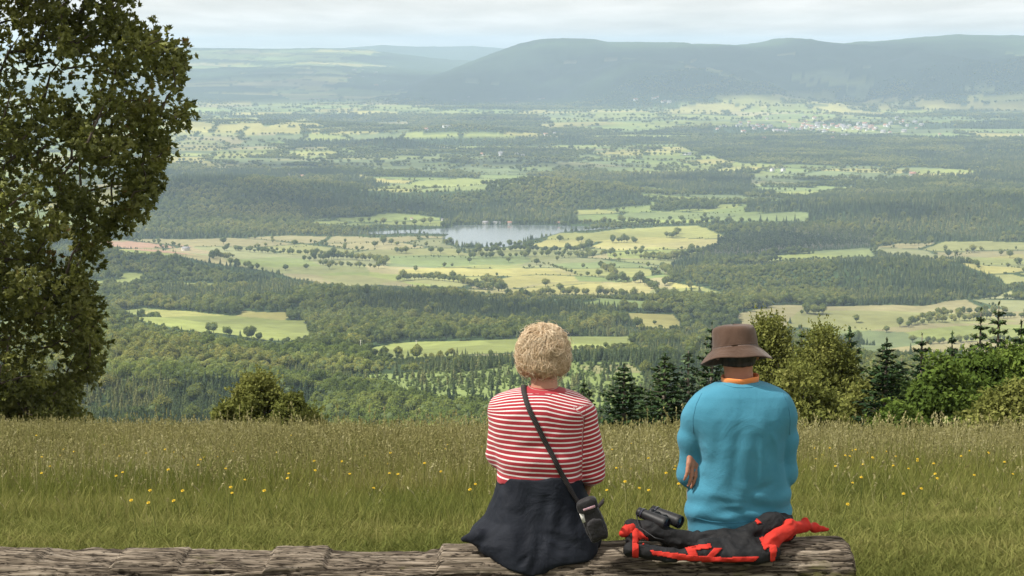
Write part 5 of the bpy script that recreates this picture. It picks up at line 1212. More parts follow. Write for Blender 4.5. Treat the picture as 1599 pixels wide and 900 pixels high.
        for q in range(n):
            f = q/(n-1); P = surf(cur[None])[0]; nrm = cur
            pts.append(P+nrm*(lift+.010*math.sin(math.pi*f)-.004*f)+side*0)
            d = d-cur*np.dot(d, cur); d /= np.linalg.norm(d); s2 = np.cross(cur, d); d = d*math.cos(curl)+s2*math.sin(curl)
            cur = cur+d*Ln/n; cur /= np.linalg.norm(cur)
        w = rng.uniform(.0005, .0015); f = np.linspace(0, 1, n); rad = w*np.sin(math.pi*(f*.86+.12))**.7
        tone = np.clip(.52+.34*fbm(np.array([v[0]*4]), np.array([v[1]*4]), np.array([v[2]*4]), s=7, o=2)[0]+.14*v[2]+rng.normal()*.13, 0, 1)
        add_tube(mb, pts, rad, 4, False, 0, tone)
    for kk in range(1800):
        v = rng.normal(size=3); v /= np.linalg.norm(v)
        if v[2] < -.75: continue
        P0 = surf(v[None])[0]; side = np.cross(v, rng.normal(size=3)); side /= np.linalg.norm(side); L_ = rng.uniform(.02, .07); f = np.linspace(0, 1, 6)[:, None]
        pts = P0-v*.004+side*L_*f+v*(.020*np.sin(f*2.6)*rng.uniform(.3, 1.3)); add_tube(mb, pts, [.0009, .0009, .0008, .0007, .0006, .0003], 3, False, 0, float(np.clip(.7+rng.normal()*.15, 0, 1)))
    mb.obj('hair', m, root, True)
    # thin necklace at the nape
    mb = MB(); a = np.linspace(0, 2*math.pi, 40); add_tube(mb, np.stack([hx+.062*np.cos(a), .01+.066*np.sin(a), hz-.120+.012*np.sin(a)], 1), .0014, 5, False)
    gm = mat_noise('silver_chain', [(.3, (.35, .3, .22)), (.7, (.55, .5, .4))], scale=80, rough=.35); mb.obj('necklace', gm, root, True)
    return root, L, xl, xr, zs, shl, shr, elr
woman, WL, w_xl, w_xr, w_zs, w_shl, w_shr, w_elr = build_woman()
# ================================================================ log, jacket, binoculars, bag
from mathutils.bvhtree import BVHTree
from mathutils import Vector
def bvh_of(objs):
    V = []; F = []
    bpy.context.view_layer.update()
    for o in objs:
        n = len(V); mw = o.matrix_world; V += [mw@v.co for v in o.data.vertices]; F += [[n+i for i in p.vertices] for p in o.data.polygons]
    return BVHTree.FromPolygons(V, F)
def hit(bvh, px, py):
    r = Vector(ray(px, py)).normalized(); h = bvh.ray_cast(Vector((0, 0, CZ)), r)
    return h[0], h[1]
LOG_TOP = np.array([(-900, 842), (-420, 842), (-400, 854), (-260, 856), (-255, 842), (-60, 841), (62, 841), (76, 845), (84, 852), (118, 858), (150, 856), (192, 858), (200, 850), (214, 846), (284, 848), (293, 850), (300, 856), (330, 857), (424, 862), (434, 850), (450, 847), (504, 849), (513, 851), (520, 858), (600, 860), (684, 861), (693, 844), (760, 841), (900, 841), (1000, 838), (1150, 834), (1240, 829), (1300, 827), (1318, 829), (1333, 836)], float)
LOG_Y = 7.99; LOG_X1 = XX(1331, 850, 7.9)
def log_top(x):
    px = 799.5+x/8.1*FPX*ct+x*0
    px = 799.5 + FPX*x/(8.15*ct+2.0*st)
    py = np.interp(px, LOG_TOP[:, 0], LOG_TOP[:, 1]); k = (450-py)/FPX
    return CZ + 8.15*(-st+ct*k)/(ct+st*k)
def build_log():
    x0 = -5.2; ns, nc = 1250, 230
    xs = np.linspace(x0, LOG_X1, ns); t = np.arange(nc)*2*math.pi/nc
    Xg, T = np.meshgrid(xs, t, indexing='ij')
    zt_ = log_top(Xg); 
    c, s = np.cos(T), np.sin(T); p = 3.4
    den = (np.abs(c)**p+np.abs(s)**p)**(1/p); uy, uz = c/den, s/den
    zc = .20; hy = .205+.012*fbm(Xg*1.3, Xg*0, s=2)
    e = np.clip((LOG_X1-Xg)/.05, 0, 1); rnd = 1-.10*(1-np.sqrt(1-(1-e)**2))
    up = np.where(uz > 0, zt_-zc, .235)
    full = .385+.035*sstep(-1.0, 1.2, Xg)                       # the round of the timber before it was notched
    up = np.where(uz > 0, full-zc, .235)
    Y = LOG_Y+uy*hy*rnd; Z = zc+uz*up*rnd
    cut = zt_-.010*np.abs(uy)**3-.02*(1-rnd)*5+.006*fbm(Xg*6, Y*9, s=29, o=3)
    h_ = np.clip(.5+.5*(cut-Z)/.012, 0, 1); Z = cut+(Z-cut)*h_-.012*h_*(1-h_)
    # weathered grain: long cracks and ridges running along the log
    a = T*hy*4
    g1 = fbm(Xg*.9+.8*fbm(Xg*2, a*3, s=5, o=2), a*16+1.2*fbm(Xg*1.5, a*2, s=6, o=2), s=7, o=4)
    g2 = fbm(Xg*2.2, a*55, s=8, o=3)
    crack = np.clip(.12-np.abs(fbm(Xg*1.1+3, a*9+.8*fbm(Xg*2.5, a*4, s=16, o=2), s=17, o=3)), 0, 1)/.12
    crack2 = np.clip(.12-np.abs(fbm(Xg*2.3+9, a*24, s=18, o=3)), 0, 1)/.12
    dsp = .012*g1+.005*g2-.026*crack**2-.010*crack2**2+.012*fbm(Xg*3.5, T*1.5, s=19, o=3)
    Y = Y+uy*dsp; Z = Z+uz*dsp
    X = Xg+.012*fbm(Y*14, Z*14, s=20, o=3)*(1-e)
    V = np.stack([X, Y, Z], -1).reshape(-1, 3)
    i = np.arange(ns-1)[:, None]*nc; j = np.arange(nc)[None, :]; j2 = (j+1) % nc
    F = np.stack([i+j, i+nc+j, i+nc+j2, i+j2], -1).reshape(-1, 4)
    # sawn end: rings towards the heart
    base = V[(ns-1)*nc:].reshape(nc, 3); ctr = np.array([LOG_X1, LOG_Y, .215]); rings = []
    for q in (.93, .82, .68, .52, .36, .2, .06):
        R_ = ctr+(base-ctr)*q; R_[:, 0] = LOG_X1+.004+.006*fbm(R_[:, 1]*30, R_[:, 2]*30, s=22, o=3)-.03*(np.abs(fbm(t*2.2, t*0+q*.7, s=23, o=2)) < .05); rings.append(R_)
    n0 = len(V); V = np.vstack([V]+rings+[ctr[None]+[[.004, 0, 0]]])
    Fe = []
    prev = (ns-1)*nc
    for k in range(len(rings)):
        cur = n0+k*nc; jj = np.arange(nc); Fe.append(np.stack([prev+jj, cur+jj, cur+(jj+1) % nc, prev+(jj+1) % nc], 1)); prev = cur
    F = np.vstack([F]+Fe); jj = np.arange(nc); F3 = np.stack([prev+jj, np.full(nc, len(V)-1), prev+(jj+1) % nc], 1)
    m, nt, nd, lk = nt_new('weathered_oak'); out = N(nt, 'ShaderNodeOutputMaterial'); p_ = N(nt, 'ShaderNodeBsdfPrincipled'); p_.inputs['Roughness'].default_value = .9; p_.inputs['Specular IOR Level'].default_value = .15
    tc = N(nt, 'ShaderNodeTexCoord'); mp = N(nt, 'ShaderNodeMapping'); mp.inputs['Scale'].default_value = (1.5, 26, 26); lk.new(tc.outputs['Object'], mp.inputs[0])
    nz = N(nt, 'ShaderNodeTexNoise'); nz.inputs['Scale'].default_value = 2.2; nz.inputs['Detail'].default_value = 8; nz.inputs['Roughness'].default_value = .65; lk.new(mp.outputs[0], nz.inputs['Vector'])
    r = ramp(nt, [(.32, (.030, .022, .016)), (.43, (.115, .092, .068)), (.54, (.235, .192, .145)), (.70, (.41, .35, .28))]); lk.new(nz.outputs['Fac'], r.inputs[0])
    # colour turns darker along the cracks, masked by the timber's crack attribute
    ca = N(nt, 'ShaderNodeAttribute', attribute_name='crack'); mx = N(nt, 'ShaderNodeMix', data_type='RGBA'); lk.new(ca.outputs['Fac'], mx.inputs[0]); lk.new(r.outputs[0], mx.inputs[6]); mx.inputs[7].default_value = (.022, .017, .013, 1)
    n2 = N(nt, 'ShaderNodeTexNoise'); n2.inputs['Scale'].default_value = 5; n2.inputs['Detail'].default_value = 6; lk.new(tc.outputs['Object'], n2.inputs['Vector'])
    sx = N(nt, 'ShaderNodeSeparateXYZ'); lk.new(tc.outputs['Object'], sx.inputs[0])
    mr = N(nt, 'ShaderNodeMapRange'); mr.inputs[1].default_value = .5; mr.inputs[2].default_value = 1.35; mr.inputs[3].default_value = -.10; mr.inputs[4].default_value = .035; lk.new(sx.outputs['X'], mr.inputs[0])
    ad = N(nt, 'ShaderNodeMath', operation='ADD'); lk.new(n2.outputs['Fac'], ad.inputs[0]); lk.new(mr.outputs[0], ad.inputs[1])
    mz = N(nt, 'ShaderNodeMapRange'); mz.inputs[1].default_value = .36; mz.inputs[2].default_value = .22; mz.inputs[3].default_value = 0; mz.inputs[4].default_value = .10; lk.new(sx.outputs['Z'], mz.inputs[0])
    ad2 = N(nt, 'ShaderNodeMath', operation='ADD'); lk.new(ad.outputs[0], ad2.inputs[0]); lk.new(mz.outputs[0], ad2.inputs[1])
    mo = ramp(nt, [(.56, (0, 0, 0)), (.66, (.75, .75, .75))]); lk.new(ad2.outputs[0], mo.inputs[0])
    mg = N(nt, 'ShaderNodeMix', data_type='RGBA'); lk.new(mo.outputs[0], mg.inputs[0]); lk.new(mx.outputs[2], mg.inputs[6]); mg.inputs[7].default_value = (.10, .10, .025, 1)
    lk.new(mg.outputs[2], p_.inputs['Base Color'])
    b = N(nt, 'ShaderNodeBump'); b.inputs['Strength'].default_value = .8; b.inputs['Distance'].default_value = .006; lk.new(nz.outputs['Fac'], b.inputs['Height']); lk.new(b.outputs[0], p_.inputs['Normal']); lk.new(p_.outputs[0], out.inputs[0])
    # thin dark checks running with the grain
    last = mg
    for sc_, lo, wd in ((1.0, .50, .011), (2.3, .47, .008)):
        mp2 = N(nt, 'ShaderNodeMapping'); mp2.inputs['Scale'].default_value = (1.1*sc_, 15*sc_, 15*sc_); lk.new(tc.outputs['Object'], mp2.inputs[0])
        nn = N(nt, 'ShaderNodeTexNoise'); nn.inputs['Scale'].default_value = 1.6; nn.inputs['Detail'].default_value = 5; nn.inputs['Distortion'].default_value = .6; lk.new(mp2.outputs[0], nn.inputs['Vector'])
        rr = ramp(nt, [(lo-wd*1.4, (0, 0, 0)), (lo-wd*.3, (.9, .9, .9)), (lo+wd*.3, (.9, .9, .9)), (lo+wd*1.4, (0, 0, 0))]); lk.new(nn.outputs['Fac'], rr.inputs[0])
        mk = N(nt, 'ShaderNodeMix', data_type='RGBA'); lk.new(rr.outputs[0], mk.inputs[0]); lk.new(last.outputs[2], mk.inputs[6]); mk.inputs[7].default_value = (.020, .015, .011, 1); last = mk
        bb = N(nt, 'ShaderNodeBump'); bb.invert = True; bb.inputs['Strength'].default_value = .8; bb.inputs['Distance'].default_value = .006; lk.new(rr.outputs[0], bb.inputs['Height']); lk.new(b.outputs[0], bb.inputs['Normal']); b = bb
    lk.new(last.outputs[2], p_.inputs['Base Color']); lk.new(b.outputs[0], p_.inputs['Normal'])
    cr = np.clip(crack**1.3*1.0+crack2**1.5*.75, 0, 1).reshape(-1); cr = np.concatenate([cr, np.zeros(len(V)-len(cr))])
    o = link('log_bench', mesh_np('log_bench', V, [F3, F], [m], True, {'crack': ('FLOAT', cr)}))
    tag(o, 'long notched grey weathered log laid on the grass as a bench', 'log')
    return o
log = build_log()
M_black = mat_cloth('black_nylon', (.010, .010, .011), (.020, .020, .022), fold_b=.5, sheen=.0, rough=.72, fscale=14)
M_red = mat_cloth('red_nylon', (.46, .026, .018), (.56, .038, .024), fold_b=.4, sheen=.0, rough=.75, fscale=14)
def P3(px, py, Y): p = at(px, py, Y); return tuple(p)
def chain(X, Y, Z, pts, k=.02):
    d = None
    for (a, ra), (b, rb) in zip(pts[:-1], pts[1:]):
        q = caps(X, Y, Z, a, b, ra, rb); d = q if d is None else smin(d, q, k)
    return d
def grid_patch(bvh, poly, step=3.0, off=.004):
    """cloth panel: polygon outline laid on the cloth below it, with its own thickness"""
    P = np.array(poly, float); x0, y0 = P.min(0); x1, y1 = P.max(0)
    nx = int((x1-x0)/step)+2; ny = int((y1-y0)/step)+2
    idx = {}; V = []; 
    def vert(i, j):
        if (i, j) in idx: return idx[(i, j)]
        px, py = x0+i*step, y0+j*step; h, nn = hit(bvh, px, py)
        if h is None: idx[(i, j)] = None; return None
        if nn.y > 0: nn = -nn
        q = h+nn*off+Vector((0, -.0, .0)); V.append(tuple(q)); idx[(i, j)] = len(V)-1; return idx[(i, j)]
    F = []
    for i in range(nx):
        for j in range(ny):
            if inpoly(np.array([x0+(i+.5)*step]), np.array([y0+(j+.5)*step]), P)[0]:
                q = [vert(i, j), vert(i+1, j), vert(i+1, j+1), vert(i, j+1)]
                if None not in q:
                    pts = [np.array(V[k]) for k in q]
                    if max(np.linalg.norm(pts[0]-pts[2]), np.linalg.norm(pts[1]-pts[3])) < .05: F.append(q)
    return np.array(V), np.array(F)
def build_jacket():
    root = empty('jacket', tuple(at(1100, 850, 7.9)[:2])+(.43,)); tag(root, 'black jacket with red panels spread on the log under the seated person', 'jacket')
    def f(X, Y, Z):
        A = [(P3(986, 822, 7.96), .026), (P3(1015, 828, 7.93), .036), (P3(1060, 842, 7.90), .036), (P3(1110, 846, 7.88), .038), (P3(1165, 838, 7.88), .042), (P3(1205, 820, 7.93), .044), (P3(1228, 812, 8.02), .034)]
        B = [(P3(985, 858, 7.79), .024), (P3(1050, 866, 7.78), .026), (P3(1120, 868, 7.78), .028), (P3(1180, 868, 7.78), .028), (P3(1205, 864, 7.79), .026)]
        C = [(P3(990, 832, 7.95), .022), (P3(983, 858, 7.80), .02)]
        Dd = [(P3(1040, 838, 7.95), .02), (P3(1150, 842, 8.05), .04), (P3(1230, 834, 8.0), .03)]
        d = smin(chain(X, Y, Z, A), chain(X, Y, Z, B), .05); d = smin(d, chain(X, Y, Z, C), .03); d = smin(d, chain(X, Y, Z, Dd), .03)
        d = smin(d, caps(X, Y, Z, P3(1100, 856, 7.82), P3(1190, 852, 7.84), .03, .03), .03)
        for (a, b, w, dep) in (((1000, 835), (1190, 858), .010, .016), ((1040, 830), (1150, 848), .010, .014), ((1120, 850), (1200, 835), .009, .014), ((1150, 828), (1215, 805), .010, .014), ((1170, 838), (1235, 812), .009, .012), ((1020, 850), (1100, 862), .009, .012), ((1060, 868), (1200, 866), .008, .008)):
            pa, pb = P3(a[0], a[1], 7.86), P3(b[0], b[1], 7.86); d += fold(X, Y, Z, pa, pb, w*1.6, dep)
        d += .010*fbm(X*14, Y*14, Z*22, o=3, s=33) + .018*np.abs(fbm(X*11+Y*6, Y*13, Z*16, o=3, s=34))-.006
        return d
    a = at(960, 880, 7.7); b = at(1260, 790, 8.2)
    base = sdf_obj('black_shell', f, (a[0], 7.68, .33), (b[0], 8.18, .60), .0045, [M_black])
    bv = bvh_of([base])
    par = lambda o: setattr(o, 'parent', root)
    base.parent = root; base.matrix_parent_inverse = root.matrix_world.inverted()
    bpy.context.view_layer.update(); inv = root.matrix_world.inverted(); base.matrix_parent_inverse = inv
    # colour panels (outline in photo pixels, carried on to the cloth)
    C = lambda pts: [(940+x/2.195, 490+y/2.195) for x, y in pts]
    panels = [C([(104, 735), (122, 738), (126, 842), (104, 842)]), C([(104, 732), (130, 745), (160, 772), (140, 796), (122, 765)]), C([(165, 812), (290, 826), (420, 836), (540, 832), (520, 850), (380, 850), (260, 842), (175, 826)]),
              C([(283, 800), (372, 790), (375, 806), (320, 812), (330, 832), (300, 832), (290, 812)]), C([(385, 806), (412, 806), (380, 838), (352, 838)]), C([(540, 772), (600, 748), (650, 715), (690, 700), (650, 770), (600, 800), (590, 850), (578, 850), (574, 800), (556, 812)]),
              C([(515, 700), (528, 698), (545, 718), (532, 722)]), C([(60, 742), (82, 722), (104, 732), (104, 752), (80, 752)])]
    for P in panels:
        V, F = grid_patch(bv, P, 1.4, .003)
        if len(F) < 3: continue
        o = link('red_panel', mesh_np('red_panel', V, F, [M_red], True), root); o.matrix_parent_inverse = inv
        sm = o.modifiers.new('thick', 'SOLIDIFY'); sm.thickness = .004; sm.offset = 0
    def g(X, Y, Z):
        d = chain(X, Y, Z, [(P3(1196, 858, 7.80), .022), (P3(1206, 845, 7.84), .028), (P3(1232, 826, 7.93), .032), (P3(1258, 820, 8.0), .022), (P3(1272, 824, 8.04), .013), (P3(1292, 827, 8.06), .006)], .02)
        for a_, b_ in (((1200, 850), (1250, 822)), ((1205, 838), (1245, 815)), ((1210, 855), (1262, 826))): d += fold(X, Y, Z, P3(a_[0], a_[1], 7.87), P3(b_[0], b_[1], 7.93), .014, .012)
        return d+.006*fbm(X*18, Y*18, Z*20, o=3, s=35)+.016*np.abs(fbm(X*14, Y*14, Z*24, o=2, s=37))-.004
    a = at(1180, 870, 7.7); b = at(1310, 800, 8.2)
    o = sdf_obj('red_sleeve', g, (a[0], 7.72, .36), (b[0], 8.12, .56), .004, [M_red]); o.parent = root; o.matrix_parent_inverse = inv
    def g2(X, Y, Z): return chain(X, Y, Z, [(P3(990, 826, 7.94), .020), (P3(977, 829, 7.90), .018), (P3(972, 832, 7.88), .012)], .02)+.010*fbm(X*25, Y*25, Z*25, o=2, s=36)
    a = at(955, 850, 7.7); b = at(1005, 810, 8.2)
    o = sdf_obj('red_cuff', g2, (a[0], 7.8, .38), (b[0], 8.02, .52), .004, [M_red]); o.parent = root; o.matrix_parent_inverse = inv
    # zip pull and cord stopper
    return root, base
jacket, jbase = build_jacket()
M_rub = mat_noise('black_rubber', [(.3, (.010, .010, .011)), (.7, (.02, .02, .022))], scale=60, rough=.5, bump=.2, bscale=300, dist=.001)
M_glass = mat_noise('lens_glass', [(.3, (.02, .02, .035)), (.7, (.03, .03, .05))], scale=3, rough=.05, spec=.8)
def lathe(mb, c, ax, prof_, n=28, m=0):
    ax = np.array(ax, float); ax /= np.linalg.norm(ax); u = np.cross(ax, [0, 0, 1.]); u /= np.linalg.norm(u); v = np.cross(u, ax); a = np.arange(n)*2*math.pi/n
    V = []
    for t, r in prof_: V.append(np.array(c)+ax*t+r*(np.cos(a)[:, None]*u+np.sin(a)[:, None]*v))
    V = np.concatenate(V); k = len(prof_); i = np.arange(k-1)[:, None]*n; j = np.arange(n)[None, :]; j2 = (j+1) % n
    mb.add(V, np.stack([i+j, i+j2, i+n+j2, i+n+j], -1).reshape(-1, 4), m)
def build_binoculars():
    p = at(1041, 819, 7.90); root = empty('binoculars', tuple(p)); tag(root, 'compact black binoculars lying on the dark jacket beside the turquoise sweater', 'binoculars')
    ax = np.array([-.100, .075, .030]); ax /= np.linalg.norm(ax); per = np.array([.052, .046, -.004])
    for k in (0, 1):
        c = per*k; mb = MB()
        lathe(mb, c, ax, [(.0, .019), (-.002, .0225), (0, .0238), (.012, .0242), (.016, .0232), (.045, .0215), (.075, .0190), (.095, .0180), (.100, .0160), (.104, .0158), (.106, .0175), (.122, .0170), (.124, .0140), (.122, .010), (.120, .0005)])
        b = mb.obj('barrel', M_rub, root, True); 
        mb = MB(); lathe(mb, c, ax, [(.004, .0195), (.003, .012), (.0025, .0005)]); mb.obj('lens', M_glass, b, True)
        mb = MB(); lathe(mb, c, ax, [(.0995, .0192), (.1005, .0198), (.1055, .0198), (.1065, .0192)]); mb.obj('ring', M_glass, b, True)
    mb = MB(); c = per*.5; lathe(mb, c+np.array([0, 0, .006]), ax, [(.028, .0005), (.028, .008), (.088, .008), (.088, .011), (.103, .011), (.103, .0005)], 20)
    add_tube(mb, [per*.1+ax*.045, per*.5+ax*.045+[0, 0, .007], per*.9+ax*.045], .010, 8); add_tube(mb, [per*.1+ax*.078, per*.5+ax*.078+[0, 0, .007], per*.9+ax*.078], .009, 8)
    mb.obj('hinge', M_rub, root, True)
    # neck cord trailing on the jacket
    mb = MB(); add_tube(mb, [per*0+ax*.09+[0, .0, .015], ax*.12+[-.01, -.02, -.008], ax*.10+[-.02, -.07, -.030], [-.045, -.06, -.034], [-.02, -.075, -.036]], .0022, 5); mb.obj('cord', M_rub, root, True); root.scale = (1.15,)*3
_b = build_binoculars()
def build_bag():
    body = [o for o in woman.children if o.name.split('.')[0] in ('jersey', 'jacket')]
    bv = bvh_of(body)
    c = at(925, 810, 7.80); root = empty('shoulder_bag', tuple(c)); tag(root, 'small black shoulder bag hanging across the striped jersey on a woven strap', 'bag'); 
    M_bag = mat_cloth('bag_nylon', (.014, .013, .014), (.026, .024, .026), fold_b=.4, sheen=.1, rough=.6, fscale=20)
    th = math.radians(-20)       # the pouch hangs askew
    def rot(X, Z): return X*math.cos(th)+Z*math.sin(th)*-1, X*math.sin(th)+Z*math.cos(th)
    def box(X, Y, Z, c0, r, p=4): return ((np.abs((X-c0[0])/r[0])**p+np.abs((Y-c0[1])/r[1])**p+np.abs((Z-c0[2])/r[2])**p)**(1/p)-1)*min(r)
    def pouch(X, Y, Z):
        x, z = rot(X, Z); taper = 1+.9*np.clip(-z-.0, -.08, .12); d = box(x/taper, Y, z, (0, 0, -.012), (.040, .028, .080)); return d+.006*fbm(X*25, Y*25, Z*18, o=2, s=51)
    def flap(X, Y, Z):
        x, z = rot(X, Z); d = box(x, Y, z, (-.002, -.004, .048), (.044, .031, .040)); d = np.maximum(d, -(z-.028-.35*np.abs(x))+.0); return d+.003*fbm(X*25, Y*25, Z*18, o=2, s=52)
    def pocket(X, Y, Z):
        x, z = rot(X, Z); return box(x, Y, z, (.004, -.030, -.040), (.032, .012, .040))+.003*fbm(X*30, Y*30, Z*20, o=2, s=53)
    sdf_obj('pouch', pouch, (-.12, -.05, -.13), (.12, .05, .12), .003, [M_bag], root)
    sdf_obj('flap', flap, (-.12, -.06, -.06), (.12, .05, .12), .003, [M_bag], root)
    pk = sdf_obj('pocket', pocket, (-.12, -.06, -.13), (.12, .05, .05), .003, [M_bag], root)
    M_card = mat_noise('white_paper', [(.3, (.6, .58, .54)), (.7, (.75, .73, .7))], scale=20, rough=.8); M_rib = mat_noise('striped_ribbon', [(.35, (.05, .05, .12)), (.5, (.5, .3, .32)), (.65, (.08, .08, .2))], scale=30, stretch=(1, 1, 4), rough=.8)
    mb = MB(); V = []; 
    add_box(mb, (-.033, -.026, .022), (.016, .003, .040), 0); 
    for v in mb.V: v[:] = np.stack([v[:, 0]*math.cos(th)+v[:, 2]*math.sin(th), v[:, 1], -v[:, 0]*math.sin(th)*1.0+v[:, 2]*math.cos(th)], 1)
    mb.obj('paper', M_card, root)
    mb = MB(); add_box(mb, (.004, -.0360, .052), (.050, .003, .010), 0)
    for v in mb.V: v[:] = np.stack([v[:, 0]*math.cos(th)+v[:, 2]*math.sin(th), v[:, 1], -v[:, 0]*math.sin(th)+v[:, 2]*math.cos(th)], 1)
    mb.obj('ribbon', M_rib, root)
    # strap: laid over the back from the left shoulder to the bag, then round the front
    line = [(818, 613), (822, 629), (830, 648), (840, 667), (850, 688), (861, 709), (869, 725), (877, 741), (888, 762), (897, 778), (905, 790)]
    dense = []
    for (a, b), (c2, d2) in zip(line[:-1], line[1:]):
        for k in range(6): dense.append((a+(c2-a)*k/6, b+(d2-b)*k/6))
    dense.append(line[-1]); pts = []; nr = []
    for a, b in dense:
        h, nn = hit(bv, a, b)
        if h is None: continue
        pts.append(np.array(h)); nr.append(np.array(nn))
    pts = np.array(pts); nr = np.array(nr)
    for _ in range(6): pts[1:-1] = (pts[:-2]+pts[1:-1]*2+pts[2:])/4; nr[1:-1] = nr[:-2]+nr[1:-1]+nr[2:]; nr /= np.linalg.norm(nr, axis=1)[:, None]
    pts = pts+nr*.005
    cw = np.array(root.location)
    end = cw+np.array([-.030, -.01, .075]); pts = np.vstack([pts, end]); nr = np.vstack([nr, [0, -1, 0]])
    top = pts[0]; wl = np.array(woman.location)
    fr = [top+[-.002, .035, .010], top+[.0, .08, .012], top+[.012, .125, -.012], wl+[.02, .195, .40], wl+[.10, .215, .26], wl+[.17, .20, .15], wl+[.205, .10, .075], cw+[.045, .01, .07]]
    fn = [[0, 0, 1], [0, .3, 1], [0, 1, .5], [0, 1, 0], [.1, 1, 0], [.5, 1, 0], [1, .3, 0], [1, 0, 0]]
    P = np.vstack([np.array(fr)[::-1], pts]); Nn = np.vstack([np.array(fn, float)[::-1], nr]); Nn /= np.linalg.norm(Nn, axis=1)[:, None]
    T = np.gradient(P, axis=0); W = np.cross(T, Nn); W /= np.linalg.norm(W, axis=1)[:, None]+1e-9; w = .0100; h = .0016
    V = np.concatenate([P+W*w+Nn*h, P-W*w+Nn*h, P-W*w-Nn*h, P+W*w-Nn*h]); n = len(P); F = []
    for i in range(n-1):
        for k in range(4): F.append([k*n+i, k*n+i+1, ((k+1) % 4)*n+i+1, ((k+1) % 4)*n+i])
    F.append([0, n, 2*n, 3*n]); F.append([n-1, 4*n-1, 3*n-1, 2*n-1])
    ms, nt, nd, lk = nt_new('woven_strap'); out = N(nt, 'ShaderNodeOutputMaterial'); p_ = N(nt, 'ShaderNodeBsdfPrincipled'); tc = N(nt, 'ShaderNodeTexCoord')
    wv = N(nt, 'ShaderNodeTexWave'); wv.bands_direction = 'DIAGONAL'; wv.inputs['Scale'].default_value = 60; lk.new(tc.outputs['Object'], wv.inputs['Vector']); r = ramp(nt, [(.3, (.012, .010, .010)), (.8, (.045, .035, .035))]); lk.new(wv.outputs['Fac'], r.inputs[0]); lk.new(r.outputs[0], p_.inputs['Base Color'])
    p_.inputs['Roughness'].default_value = .8; b_ = N(nt, 'ShaderNodeBump'); b_.inputs['Strength'].default_value = .6; b_.inputs['Distance'].default_value = .003; lk.new(wv.outputs['Fac'], b_.inputs['Height']); lk.new(b_.outputs[0], p_.inputs['Normal']); lk.new(p_.outputs[0], out.inputs[0])
    bpy.context.view_layer.update()
    o = link('strap', mesh_np('strap', V, np.array(F), [ms]), root); o.matrix_parent_inverse = root.matrix_world.inverted()
build_bag()
# ---------------------------------------------------------------- sewn seams
def seam(root, obj, line, mat, r=.0014):
    bv = bvh_of([obj]); pts = []
    for (a, b), (c, d) in zip(line[:-1], line[1:]):
        for k in range(8):
            h, nn = hit(bv, a+(c-a)*k/8, b+(d-b)*k/8)
            if h is not None: pts.append(np.array(h)+np.array(nn)*.0004)
    pts = np.array(pts)
    for _ in range(2): pts[1:-1] = (pts[:-2]+pts[1:-1]*2+pts[2:])/4
    mb = MB(); add_tube(mb, pts, r, 5); o = mb.obj('seam', [mat], root, True); o.matrix_parent_inverse = root.matrix_world.inverted()
_kid = lambda r, n: [o for o in r.children if o.name.split('.')[0] == n][0]
_sw = _kid(man, 'sweater'); M_bseam = mat_cloth('blue_seam', (.035, .17, .26), (.04, .20, .30)); M_rseam = mat_cloth('red_seam', (.22, .02, .03), (.26, .03, .04))
seam(man, _sw, [(1096, 614), (1087, 632), (1082, 655), (1083, 680)], M_bseam); seam(man, _sw, [(1221, 613), (1231, 632), (1234, 655), (1233, 682)], M_bseam)
seam(man, _sw, [(1077, 806), (1110, 815), (1150, 817), (1190, 811), (1238, 792)], M_bseam, .0016); seam(man, _sw, [(1130, 601), (1145, 605), (1160, 606), (1175, 605), (1186, 601)], M_bseam, .0012)
seam(woman, _kid(woman, 'jersey'), [(914, 640), (912, 665), (910, 695), (909, 722)], M_rseam, .0012); seam(woman, _kid(woman, 'jersey'), [(830, 614), (842, 618), (855, 618), (868, 614)], M_rseam, .0012)
# ================================================================ meadow
M_grass = mat_foliage('short_grass', [(0, (.128, .150, .040)), (.5, (.215, .226, .066)), (1, (.32, .30, .11))], trans=.42, nscale=.9, tintw=.5)
M_tall = mat_foliage('tall_grass', [(0, (.128, .155, .037)), (.45, (.205, .220, .057)), (.8, (.28, .27, .085)), (1, (.32, .29, .12))], trans=.42, nscale=.5, tintw=.5)
M_seed = mat_foliage('seed_heads', [(0, (.17, .165, .060)), (.5, (.26, .24, .10)), (1, (.40, .37, .20))], trans=.2, nscale=.6, tintw=.5)
def blades(mb, rng, n, rad, h0, h1, wid, lean, m=0, curve=1.0, t0=.5, ts=.2):
    for _ in range(n):
        a = rng.uniform(0, 6.28); r = rad*math.sqrt(rng.random()); x, y = r*math.cos(a), r*math.sin(a)
        h = rng.uniform(h0, h1); b = rng.uniform(0, 6.28); L = lean*rng.uniform(.2, 1.2)*h; w = wid*rng.uniform(.7, 1.3); f = rng.uniform(0, 3.14)
        wx, wy = math.cos(f)*w/2, math.sin(f)*w/2; P = []
        for q, k in ((0, 1.), (.4, .85), (.75, .55), (1, .06)):
            o = L*q**(1.6+curve*.4); z = h*(q-.18*curve*lean*q*q); P += [(x+math.cos(b)*o-wx*k, y+math.sin(b)*o-wy*k, z), (x+math.cos(b)*o+wx*k, y+math.sin(b)*o+wy*k, z)]
        mb.add(P, [[0, 1, 3, 2], [2, 3, 5, 4], [4, 5, 7, 6]], m, np.clip(rng.normal(t0, ts), 0, 1))
